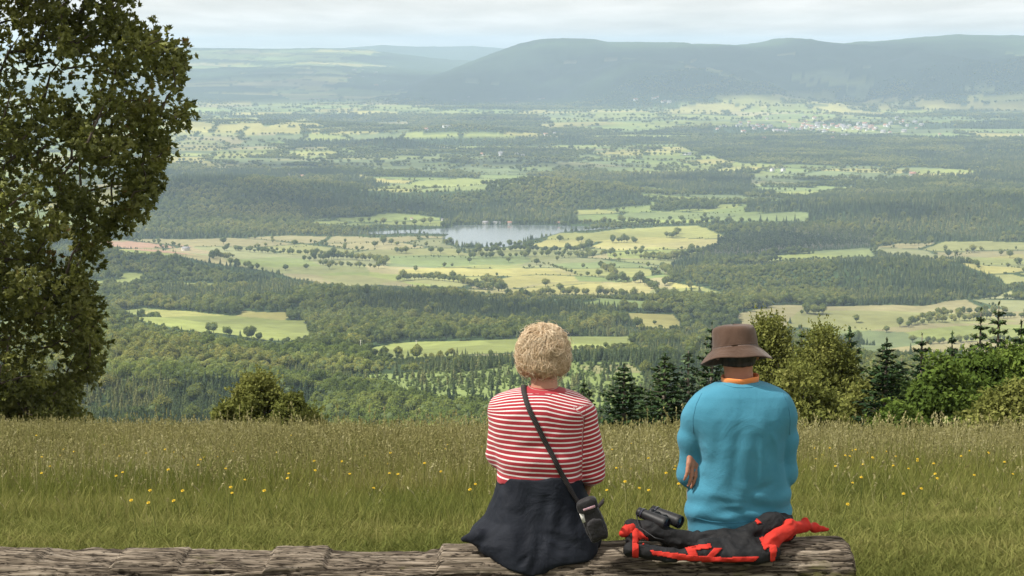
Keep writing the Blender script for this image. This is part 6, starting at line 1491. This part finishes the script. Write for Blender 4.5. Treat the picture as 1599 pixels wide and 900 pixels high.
def stems(mb, rng, n, rad, h0, h1, m=1, w=.003, plume=.10, pw=.012, droop=.12, t0=.5):
    for _ in range(n):
        a = rng.uniform(0, 6.28); r = rad*math.sqrt(rng.random()); x, y = r*math.cos(a), r*math.sin(a); h = rng.uniform(h0, h1); b = rng.uniform(0, 6.28); L = droop*rng.uniform(.2, 1.3)*h; f = rng.uniform(0, 3.14)
        wx, wy = math.cos(f)*w/2, math.sin(f)*w/2; P = []; Q = []
        for q in (0, .5, .8, 1): 
            c = (x+math.cos(b)*L*q*q, y+math.sin(b)*L*q*q, h*q); P += [(c[0]-wx, c[1]-wy, c[2]), (c[0]+wx, c[1]+wy, c[2])]; Q.append(c)
        tt = np.clip(rng.normal(t0, .2), 0, 1)
        mb.add(P, [[0, 1, 3, 2], [2, 3, 5, 4], [4, 5, 7, 6]], m, tt)
        c = np.array(Q[3]); d = c-np.array(Q[2]); d /= np.linalg.norm(d); k = 7; s = (np.arange(k)/k)[:, None]
        C = c-d*plume*(1-s)+rng.normal(size=(k, 3))*pw*.45; V, F = leaf_quads(C, rng.normal(size=(k, 3)), plume*.30, 2.6, rng, axis=d+rng.normal(size=(k, 3))*.35); mb.add(V, F, m, tt)
def build_meadow():
    rng = np.random.default_rng(61); protos = []
    def mk(fn):
        mb = MB(); fn(mb); o = bpy.data.objects.new('tuft', mb.mesh('tuft', [M_grass, M_tall, M_seed])); protos.append(o)
    for i in range(4): mk(lambda mb: blades(mb, rng, 46, .13, .035, .10, .006, .8, 0, 1.3))                         # 0-3 short
    for i in range(4): mk(lambda mb: (blades(mb, rng, 40, .14, .06, .16, .006, .55, 0, 1.1, .45), blades(mb, rng, 6, .14, .12, .24, .005, .5, 1)))   # 4-7 medium
    def tall(mb, ns, t0): blades(mb, rng, 34, .17, .10, .27, .0052, .42, 1, 1., t0); stems(mb, rng, ns, .17, .20, .40, 2, w=.002, plume=.034, pw=.006)
    for i in range(4): mk(lambda mb: tall(mb, 3, .42))                                                               # 8-11 tall
    for i in range(3): mk(lambda mb: (tall(mb, 7, .55), stems(mb, rng, 3, .15, .34, .50, 2, w=.003, plume=.05, pw=.008, droop=.2, t0=.7)))                       # 12-14 seedy
    def sample(y0, y1, dens):
        A = (y1-y0)*.62*(y1+y0)/2*1.0+3*(y1-y0); n = int(A*dens); y = rng.uniform(y0, y1, n*2); x = rng.uniform(-1, 1, n*2)*(.31*y1+1.5); k = np.abs(x) < .31*y+1.5; x, y = x[k], y[k]; return x[:n], y[:n]
    X = []; Y = []; I = []; S = []
    for y0, y1, dn in ((9.0, 12, 150), (12, 16, 110), (16, 24, 90), (24, 39.5, 66)):
        x, y = sample(y0, y1, dn); X.append(x); Y.append(y)
    # the strips beside and before the log
    x = rng.uniform(1.35, 4.2, 1500); y = rng.uniform(7.0, 9.0, 1500); X.append(x); Y.append(y)
    X = np.concatenate(X); Y = np.concatenate(Y); n = len(X)
    edge = 11.0 + 1.3*fbm(X*.35, Y*.35, s=301, o=3) + np.where(X > 1.6, 2.2, 0)*sstep(1.2, 2.4, X) - .5*sstep(-1, -3, X)
    q = (Y-edge)+rng.normal(size=n)*.5
    r = rng.random(n); I = np.where(q < 0, (r*4).astype(int), np.where(q < 2.2, 4+(r*4).astype(int), 8+(r*4).astype(int)))
    seedy = sstep(20, 36, Y)*.40+.20*fbm(X*.3, Y*.3, s=303, o=2)
    I = np.where((I >= 8) & (rng.random(n) < seedy), 12+(r*3).astype(int), I)
    tuftn = fbm(X*1.1, Y*1.1, s=305, o=2)
    S = rng.uniform(.8, 1.15, n)*(1+.25*tuftn)
    Z = zt(X, Y)
    scl = np.stack([S*np.where(Y > 24, 1.25, 1.1), S*np.where(Y > 24, 1.25, 1.1), S*rng.uniform(.8, 1.1, n)*(1-.38*sstep(18, 30, Y))], 1)
    rot = np.stack([rng.normal(size=n)*.08, rng.normal(size=n)*.08, rng.uniform(0, 6.28, n)], 1)
    o = instancer('meadow_grass', np.stack([X, Y, Z-.01], 1), protos, I, scl, rot); tag(o, 'olive meadow grass, short behind the log and tall with seed heads further off', 'grass', kind='stuff')
    print('GRASS', n)
    # pale plumed stems along the far edge on the right
    pl = []
    def mk2():
        mb = MB(); stems(mb, rng, 8, .3, .45, .85, 2, w=.005, plume=.15, pw=.022, droop=.25, t0=.95); o = bpy.data.objects.new('reed', mb.mesh('reed', [M_grass, M_tall, M_seed])); pl.append(o)
    for i in range(3): mk2()
    mb = MB(); stems(mb, rng, 2, .2, .5, .9, 2, w=.004, plume=.12, pw=.012, droop=.75, t0=.95); pl.append(bpy.data.objects.new('reed', mb.mesh('reed', [M_grass, M_tall, M_seed])))
    n = 330; x = np.concatenate([rng.uniform(3.2, 11.5, 230), rng.uniform(-10, 3.2, 100)]); y = rng.uniform(33, 39, n); sc_ = rng.uniform(.5, .95, n)*np.where(x > 3.2, 1, .6); ii = rng.integers(0, 3, n)
    y2 = rng.uniform(10.6, 19, 420); x2 = rng.uniform(-.3, .3, 420)*y2; x = np.concatenate([x, x2]); y = np.concatenate([y, y2]); sc_ = np.concatenate([sc_, rng.uniform(.22, .5, 420)]); ii = np.concatenate([ii, np.full(420, 3)]); n = 750
    o = instancer('plumed_grass', np.stack([x, y, zt(x, y)], 1), pl, ii, np.repeat(sc_[:, None], 3, 1), np.stack([x*0, x*0, rng.uniform(0, 6.28, n)], 1))
    tag(o, 'pale bent grass stems and feathery plumes standing out of the meadow', 'grass', kind='stuff')
build_meadow()
M_petal = mat_noise('yellow_petals', [(.3, (.66, .46, .03)), (.7, (.78, .58, .06))], scale=40, rough=.7)
M_stalk = mat_noise('green_stalk', [(.3, (.06, .09, .02)), (.7, (.10, .14, .035))], scale=10, rough=.8)
def build_flowers():
    rng = np.random.default_rng(8); ms = []
    for v in range(4):
        mb = MB(); h = .24+.04*v; add_tube(mb, [(0, 0, 0), (.012, .005, h*.5), (.005, -.01, h)], .0022, 4, False, 1)
        c = np.array([.005, -.01, h]); k = 14
        for ring, (rr, zz) in enumerate(((.021, .002), (.012, .006))):
            for j in range(k):
                a = j*2*math.pi/k+ring*.2; d = np.array([math.cos(a), math.sin(a), .0]); s = np.array([-d[1], d[0], 0])
                mb.add([c+d*.002, c+d*rr*.7+s*.004+[0, 0, zz], c+d*rr+[0, 0, zz+.001], c+d*rr*.7-s*.004+[0, 0, zz]], [[0, 1, 2, 3]], 0)
        ico_core(mb, c+[0, 0, -.004], (.007, .007, .007), 1, 6); ico_core(mb, c+[0, 0, .004], (.006, .006, .003), 0, 6)
        ms.append((mb.mesh('meadow_flower', [M_petal, M_stalk]), h))
    spots = [(283, 712), (303, 725), (302, 745), (308, 763), (371, 748), (443, 701), (493, 707), (608, 697), (660, 698), (683, 725), (551, 758), (747, 754), (601, 737), (537, 732), (626, 733), (50, 678), (220, 706), (520, 690), (455, 672), (700, 690), (740, 700), (365, 699),
             (961, 746), (980, 733), (1000, 722), (1040, 731), (985, 690), (1002, 683), (1020, 694), (1030, 688), (950, 700), (1035, 722), (1015, 752), (968, 716), (1046, 742), (1010, 706), (955, 762),
             (1280, 699), (1287, 697), (1295, 703), (1302, 699), (1320, 700), (1308, 708), (1345, 712), (1358, 705), (1360, 706), (1427, 712), (1437, 723), (1405, 730), (1402, 722), (1457, 718), (1296, 774), (1270, 712), (1390, 703), (1500, 706), (1330, 690), (1275, 705), (1262, 690), (1480, 730), (1550, 715), (1520, 700)]
    for _ in range(40): spots.append((rng.uniform(0, 760), rng.uniform(676, 770)))
    for _ in range(22): spots.append((rng.uniform(940, 1599), rng.uniform(690, 760)))
    for i, (px, py) in enumerate(spots):
        me, h = ms[i % 4]; ys = np.linspace(9.5, 39, 600); r = ray(px, py); xs = r[0]/r[1]*ys; zr = CZ+r[2]/r[1]*ys-h*.95; d = zr-zt(xs, ys); k = int(np.argmax(d < 0)); k = k if d[k] < 0 else 599
        o = link('meadow_flower', me); o.location = (xs[k], ys[k], float(zt(xs[k:k+1], ys[k:k+1])[0])); s = 1.0; o.scale = (.48,)*2+(1.0,); o.rotation_euler = (rng.uniform(.25, .6), rng.normal()*.1, rng.uniform(-.6, .6))
        right = px > 900
        tag(o, 'small yellow flower in the tall grass to the right of the striped jersey' if right else 'small yellow flower in the tall grass to the left of the striped jersey', 'flower', 'yellow flowers right of the striped jersey' if right else 'yellow flowers left of the striped jersey')
build_flowers()
# ================================================================ near trees
def near_conifer(name, h, r, seed, mat, dens=1.0, gap=.0):
    rng = np.random.default_rng(seed); cr = MB(); tr = MB()
    add_tube(tr, [(0, 0, -.3), (.02, 0, h*.5), (0, 0, h)], [h*.018+.03, h*.010+.015, .008], 7)
    z = h*.06; C = []; A = []; Nn = []; T = []; S = []
    while z < h*.985:
        f = z/h; R = r*((1-f)**.85)*rng.uniform(.75, 1.15)+.04; n = int(rng.integers(5, 9))
        for a in rng.uniform(0, 6.28)+np.arange(n)*2*math.pi/n+rng.uniform(-.3, .3, n):
            L = R*rng.uniform(.7, 1.12); d = np.array([math.cos(a), math.sin(a), 0]); up = .45*f-.12+rng.normal()*.06
            add_tube(tr, [(0, 0, z), tuple(d*L*.5+[0, 0, z+L*up*.6-.02]), tuple(d*L+[0, 0, z+L*(up+.10)])], [.012+.004*L, .008, .003], 4, False)
            m = max(4, int(L*26*dens)); s = rng.uniform(.15, 1, m); side = rng.normal(size=m)*.30*L*(1.1-s); w = np.array([-d[1], d[0], 0])
            P = d*(L*s)[:, None]+w*side[:, None]+np.stack([s*0, s*0, z+L*(up*.6*s+.10*s*s)-.10*np.abs(side)+rng.normal(size=m)*.02], 1)
            ax_ = d+w*(np.sign(side)*.8)[:, None]+rng.normal(size=(m, 3))*.2
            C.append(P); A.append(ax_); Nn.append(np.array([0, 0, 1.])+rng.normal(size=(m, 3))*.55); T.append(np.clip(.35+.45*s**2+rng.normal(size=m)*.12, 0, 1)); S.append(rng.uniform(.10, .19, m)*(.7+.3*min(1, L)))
        z += h*.030+.05*rng.random()
    # leader shoot
    m = 14; s = rng.uniform(.9, 1.0, m); C.append(np.stack([s*0, s*0, s*h], 1)); A.append(np.array([0, 0, 1.])+rng.normal(size=(m, 3))*.4); Nn.append(rng.normal(size=(m, 3))); T.append(np.full(m, .6)); S.append(np.full(m, .10))
    C, A, Nn, T, S = map(np.concatenate, (C, A, Nn, T, S))
    V, F = leaf_quads(C, Nn, S, 3.0, rng, axis=A); cr.add(V, F, 0, np.repeat(T, 4))
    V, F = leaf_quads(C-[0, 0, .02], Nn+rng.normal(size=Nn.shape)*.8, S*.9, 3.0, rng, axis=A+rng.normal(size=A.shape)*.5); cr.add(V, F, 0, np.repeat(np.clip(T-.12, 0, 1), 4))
    return cr.mesh(name+'_crown', [mat]), tr.mesh(name+'_trunk', [M_bark])
def near_leafy(name, h, w, seed, mat, nl=60, q=120, leaf=.10, lowest=.05, loose=.5, upright=0.0, d=None):
    rng = np.random.default_rng(seed); cr = MB(); tr = MB(); d = d or w
    add_tube(tr, [(0, 0, -.3), (w*.02, 0, h*.3), (-w*.01, w*.02, h*.72)], [w*.025+.02, w*.018+.012, .015], 7)
    for k in range(nl):
        v = sphere_pts(1, rng)[0]; zf = rng.uniform(lowest, 1)**.85
        wz = math.sin(math.pi*min(1, (zf*.80+.17)))**.65
        rr = rng.uniform(.25, 1.0)**.6; a = rng.uniform(0, 6.28)
        c = np.array([math.cos(a)*rr*w*.46*wz, math.sin(a)*rr*d*.46*wz, h*(.06+.90*zf)-.16*h*rr*rr*zf*(1-upright)]); r = rng.uniform(.09, .17)*w
        add_tube(tr, [(0, 0, max(0.1, c[2]*.45)), tuple(c*[.5, .5, .8]), tuple(c)], [.02+.004*h, .014, .005], 4, False)
        m = int(q*rng.uniform(.6, 1.3)); P = sphere_pts(m, rng); sh = rng.uniform(.35, 1.1, (m, 1))**.6; st_ = np.array([1, 1, .62+.9*upright])
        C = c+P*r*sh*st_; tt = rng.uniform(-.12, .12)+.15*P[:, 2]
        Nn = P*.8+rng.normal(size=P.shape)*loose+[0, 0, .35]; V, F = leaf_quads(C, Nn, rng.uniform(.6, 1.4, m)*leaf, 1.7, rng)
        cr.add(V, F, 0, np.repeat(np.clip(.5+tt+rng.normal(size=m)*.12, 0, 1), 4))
        # shoots leaving the clump give a ragged outline
        for _ in range(4):
            p0 = sphere_pts(1, rng)[0]; p0[2] = abs(p0[2])*.8+upright; L = r*rng.uniform(1.0, 1.55); s = rng.uniform(.5, 1, 9)[:, None]; C2 = c+p0*L*s+rng.normal(size=(9, 3))*leaf*.35
            V, F = leaf_quads(C2, rng.normal(size=(9, 3)), leaf*.9, 2.0, rng, axis=p0+rng.normal(size=(9, 3))*.4); cr.add(V, F, 0, np.repeat(np.clip(.6+rng.normal(size=9)*.12, 0, 1), 4))
    return cr.mesh(name+'_crown', [mat]), tr.mesh(name+'_trunk', [M_bark])
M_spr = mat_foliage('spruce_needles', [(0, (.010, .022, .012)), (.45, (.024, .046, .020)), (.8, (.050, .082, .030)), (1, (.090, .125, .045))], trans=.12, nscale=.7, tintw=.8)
M_spr2 = mat_foliage('bluish_spruce_needles', [(0, (.018, .035, .022)), (.45, (.045, .075, .042)), (1, (.11, .15, .075))], trans=.12, nscale=.7, tintw=.8)
M_wil = mat_foliage('olive_leaves', [(0, (.065, .082, .021)), (.45, (.130, .145, .038)), (.8, (.185, .195, .055)), (1, (.26, .26, .085))], trans=.35, nscale=.6, tintw=.8)
M_grn = mat_foliage('bright_green_leaves', [(0, (.035, .058, .013)), (.45, (.080, .122, .025)), (.8, (.130, .18, .036)), (1, (.20, .25, .06))], trans=.35, nscale=.6, tintw=.8)
M_oak = mat_foliage('oak_leaves', [(0, (.080, .100, .020)), (.35, (.160, .180, .037)), (.62, (.225, .24, .052)), (.88, (.24, .235, .06)), (.96, (.26, .18, .05)), (1, (.28, .16, .05))], trans=.45, nscale=1.1, tintw=.9, spec=.035)
M_dgr = mat_foliage('dark_green_leaves', [(0, (.020, .034, .012)), (.45, (.042, .068, .020)), (.8, (.075, .108, .030)), (1, (.12, .15, .045))], trans=.3, nscale=.6, tintw=.8)
def put_tree(name, cat, label, meshes, x, y, z=None, s=1.0, rz=0.0, group=None, sc=None):
    z = zt1(x, y) if z is None else z
    r = empty(name, (x, y, z), rz); tag(r, label, cat, group); r.scale = sc or (s, s, s)
    link('trunk', meshes[1], r); link('crown', meshes[0], r); return r
def top_h(px, py, Y):
    p = at(px, py, Y); return p[0], p[2]-zt1(p[0], Y)
def build_near_trees():
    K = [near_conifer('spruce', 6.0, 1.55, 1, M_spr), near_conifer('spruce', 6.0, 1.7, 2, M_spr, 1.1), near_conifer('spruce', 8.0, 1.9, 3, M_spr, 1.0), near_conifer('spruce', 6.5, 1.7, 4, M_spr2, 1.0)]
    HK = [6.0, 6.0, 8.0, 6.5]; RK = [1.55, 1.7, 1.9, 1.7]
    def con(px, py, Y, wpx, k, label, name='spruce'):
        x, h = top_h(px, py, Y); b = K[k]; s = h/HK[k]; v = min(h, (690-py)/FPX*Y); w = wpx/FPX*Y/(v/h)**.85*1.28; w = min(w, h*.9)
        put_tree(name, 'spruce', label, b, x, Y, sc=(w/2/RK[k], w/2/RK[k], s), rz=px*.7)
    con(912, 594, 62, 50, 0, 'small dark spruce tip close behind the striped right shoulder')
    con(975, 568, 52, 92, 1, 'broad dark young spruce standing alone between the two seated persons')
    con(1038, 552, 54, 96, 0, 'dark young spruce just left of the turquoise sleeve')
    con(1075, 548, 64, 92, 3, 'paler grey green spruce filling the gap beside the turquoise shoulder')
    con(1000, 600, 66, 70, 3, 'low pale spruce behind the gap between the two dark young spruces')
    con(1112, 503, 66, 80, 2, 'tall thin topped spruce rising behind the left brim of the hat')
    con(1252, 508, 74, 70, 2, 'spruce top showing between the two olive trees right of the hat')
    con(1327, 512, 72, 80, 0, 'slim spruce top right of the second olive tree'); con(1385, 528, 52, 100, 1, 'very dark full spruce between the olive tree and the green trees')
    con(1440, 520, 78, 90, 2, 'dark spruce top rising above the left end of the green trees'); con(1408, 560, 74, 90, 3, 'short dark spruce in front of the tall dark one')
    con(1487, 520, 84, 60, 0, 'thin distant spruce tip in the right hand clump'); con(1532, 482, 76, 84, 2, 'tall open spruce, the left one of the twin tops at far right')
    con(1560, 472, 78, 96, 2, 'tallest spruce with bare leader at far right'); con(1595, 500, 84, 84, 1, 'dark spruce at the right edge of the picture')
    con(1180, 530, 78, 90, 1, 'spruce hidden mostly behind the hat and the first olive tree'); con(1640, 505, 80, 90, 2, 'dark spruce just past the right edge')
    def leafy(px, py, Y, wpx, seed, mat, label, name, cat, nl=60, q=120, leaf=.11, loose=.5, upright=0., low=.05, wf=1.25):
        x, h = top_h(px, py-12, Y); w = wpx/FPX*Y*wf; nl = int(nl*1.5); m = near_leafy(name, h, w, seed, mat, nl, q, leaf, low, loose, upright); return put_tree(name, cat, label, m, x, Y)
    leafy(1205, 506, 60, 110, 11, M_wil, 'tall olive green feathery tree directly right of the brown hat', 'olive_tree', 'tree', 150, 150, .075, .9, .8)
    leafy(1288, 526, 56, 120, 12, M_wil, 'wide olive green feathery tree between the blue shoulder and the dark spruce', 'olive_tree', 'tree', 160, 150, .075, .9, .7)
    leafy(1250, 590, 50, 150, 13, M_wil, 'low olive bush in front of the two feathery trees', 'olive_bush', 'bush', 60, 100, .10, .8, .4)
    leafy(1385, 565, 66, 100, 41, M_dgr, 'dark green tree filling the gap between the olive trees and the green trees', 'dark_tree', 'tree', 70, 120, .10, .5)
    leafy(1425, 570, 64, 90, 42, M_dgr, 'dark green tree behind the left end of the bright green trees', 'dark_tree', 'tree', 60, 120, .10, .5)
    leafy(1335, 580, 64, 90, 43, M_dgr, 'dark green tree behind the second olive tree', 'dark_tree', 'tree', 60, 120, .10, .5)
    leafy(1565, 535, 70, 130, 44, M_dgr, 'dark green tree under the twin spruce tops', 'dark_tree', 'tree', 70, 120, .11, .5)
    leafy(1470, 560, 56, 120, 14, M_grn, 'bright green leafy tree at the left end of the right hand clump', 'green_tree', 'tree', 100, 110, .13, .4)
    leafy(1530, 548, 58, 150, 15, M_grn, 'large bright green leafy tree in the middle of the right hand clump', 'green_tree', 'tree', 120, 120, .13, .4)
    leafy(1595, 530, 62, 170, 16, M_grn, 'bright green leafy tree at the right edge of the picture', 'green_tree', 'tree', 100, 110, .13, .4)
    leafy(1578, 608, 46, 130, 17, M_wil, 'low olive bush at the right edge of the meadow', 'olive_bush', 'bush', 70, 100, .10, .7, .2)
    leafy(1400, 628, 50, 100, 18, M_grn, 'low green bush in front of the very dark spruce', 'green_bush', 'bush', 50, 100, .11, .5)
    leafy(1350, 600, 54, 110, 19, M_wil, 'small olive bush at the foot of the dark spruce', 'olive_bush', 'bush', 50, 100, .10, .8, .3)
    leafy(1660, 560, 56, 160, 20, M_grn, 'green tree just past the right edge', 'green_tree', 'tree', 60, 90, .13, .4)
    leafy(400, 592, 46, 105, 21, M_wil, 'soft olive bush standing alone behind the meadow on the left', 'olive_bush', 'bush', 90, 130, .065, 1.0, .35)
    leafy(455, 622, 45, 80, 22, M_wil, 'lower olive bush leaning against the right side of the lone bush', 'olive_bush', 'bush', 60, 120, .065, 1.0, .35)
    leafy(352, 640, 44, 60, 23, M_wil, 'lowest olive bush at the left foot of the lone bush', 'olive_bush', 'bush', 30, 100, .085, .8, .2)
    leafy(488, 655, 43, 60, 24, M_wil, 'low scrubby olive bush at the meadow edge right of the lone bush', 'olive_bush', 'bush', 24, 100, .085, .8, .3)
build_near_trees()
def build_oak():
    rng = np.random.default_rng(77); Y0 = 38.5
    EDGE = np.array([(-320, 60), (-200, 150), (-80, 200), (0, 214), (14, 200), (26, 190), (45, 212), (58, 268), (80, 292), (110, 286), (135, 288), (160, 270), (180, 298), (205, 272), (235, 262), (262, 254), (300, 245), (318, 232), (340, 208), (365, 170), (395, 158), (415, 138), (440, 128), (470, 148), (500, 158), (540, 162), (572, 160), (595, 128), (620, 112), (650, 92), (668, 60)], float)
    tx, ty = XX(-150, 600, Y0), Y0; tz = zt1(tx, ty)
    root = empty('oak_tree', (tx, ty, tz)); tag(root, 'large dark leafy oak filling the left edge beside the meadow', 'tree')
    o = np.array([tx, ty, tz])
    cl = []
    while len(cl) < 1250:
        py = rng.uniform(-310, 655); e = np.interp(py, EDGE[:, 0], EDGE[:, 1])-10; wl = e+150; px = rng.uniform(-150-wl*1.0, e)
        u = (px+150)/max(wl, 1); rr = math.sqrt(max(0, 1-u*u)); yy = Y0+rng.uniform(-1, 1)*rr*min(3.4, wl/FPX*Y0)
        if rng.random() > .35+.65*max(abs(u), rng.random()): continue
        p = at(px, py, yy); n3 = fbm(np.array([p[0]*.9]), np.array([p[1]*.9]), np.array([p[2]*.9]), s=9, o=2)[0]
        if n3 < -.42: continue
        cl.append(p-o)
    cl = np.array(cl)
    # boundary clumps that give the outline its teeth
    ex = []
    for i in range(len(EDGE)-1):
        (a, ea), (b, eb) = EDGE[i], EDGE[i+1]
        for k in range(max(1, int((b-a)/9))):
            py = a+(b-a)*rng.random(); e = np.interp(py, EDGE[:, 0], EDGE[:, 1]); ex.append(at(e-rng.uniform(4, 22), py, Y0+rng.normal()*1.0)-o)
    ex = np.array(ex); nb = len(cl); cl = np.vstack([cl, ex])
    top = at(-150, -300, Y0)-o
    tr = MB(); tk = [np.array([0, 0, -.5]), np.array([.05, 0, 1.0]), np.array([.1, .05, top[2]*.35]), np.array([-.1, 0, top[2]*.62]), np.array([0, 0, top[2]*.9])]
    add_tube(tr, tk, [.42, .33, .27, .17, .06], 10)
    # nodes: trunk then grow towards clumps nearest first
    nodes = [tk[1]+(tk[4]-tk[1])*t for t in np.linspace(.05, 1, 14)]; rad = [0.2]*14
    order = np.argsort(np.hypot(cl[:, 0], cl[:, 1]))
    for k in order:
        c = cl[k]; Nd = np.array(nodes); dv = c-Nd; dd = np.linalg.norm(dv, axis=1)+.5*np.maximum(0, -dv[:, 2]+.2); j = int(np.argmin(dd)); a = Nd[j]
        mid = (a+c)/2+rng.normal(size=3)*.06*np.linalg.norm(c-a)+[0, 0, .05]; L = np.linalg.norm(c-a)
        r0 = min(.09, .012+.02*L) if j >= 14 else min(.11, .03+.02*L)
        add_tube(tr, [a, mid, c], [r0, r0*.7, .006], 5, False); nodes.append(mid); nodes.append(c); 
    C = []; Nn = []; A = []; T = []; S = []
    for i, c in enumerate(cl):
        outer = i >= nb; R = rng.uniform(.20, .30) if outer else rng.uniform(.26, .40); m = rng.integers(13, 20) if outer else rng.integers(26, 38)
        tone = np.clip(.42+rng.normal()*.10, .1, .8)
        if rng.random() < .05: tone += .18
        for _ in range(int(m)):
            v = sphere_pts(1, rng)[0]; q = c+v*R*rng.random()**.4; k = rng.integers(5, 8); out_ = v+[0, 0, .35]+(c/np.linalg.norm(c))*.4; out_ /= np.linalg.norm(out_)
            d = out_+rng.normal(size=(k, 3))*.65; d /= np.linalg.norm(d, axis=1)[:, None]
            C.append(q+d*.045); A.append(d); nn = rng.normal(size=(k, 3))+out_*.6+[0, 0, .5]; Nn.append(nn); T.append(np.clip(tone+rng.normal(size=k)*.10, 0, .99)); S.append(rng.uniform(.065, .11, k))
    C, A, Nn, T, S = map(np.concatenate, (C, A, Nn, T, S))
    V, F = leaf_quads(C, Nn, S, 2.1, rng, axis=A); cr = MB(); cr.add(V, F, 0, np.repeat(T, 4)); print('OAK LEAVES', len(C))
    link('trunk', tr.mesh('oak_trunk', [M_bark]), root); link('crown', cr.mesh('oak_crown', [M_oak]), root)
    m = near_leafy('bush', 1.6, 3.2, 31, M_wil, 50, 110, .085, .05, .8, .2); x, y = XX(20, 640, 40.5), 40.5
    put_tree('olive_bush', 'bush', 'low olive bush under the oak at the meadow edge', m, x, y)
build_oak()
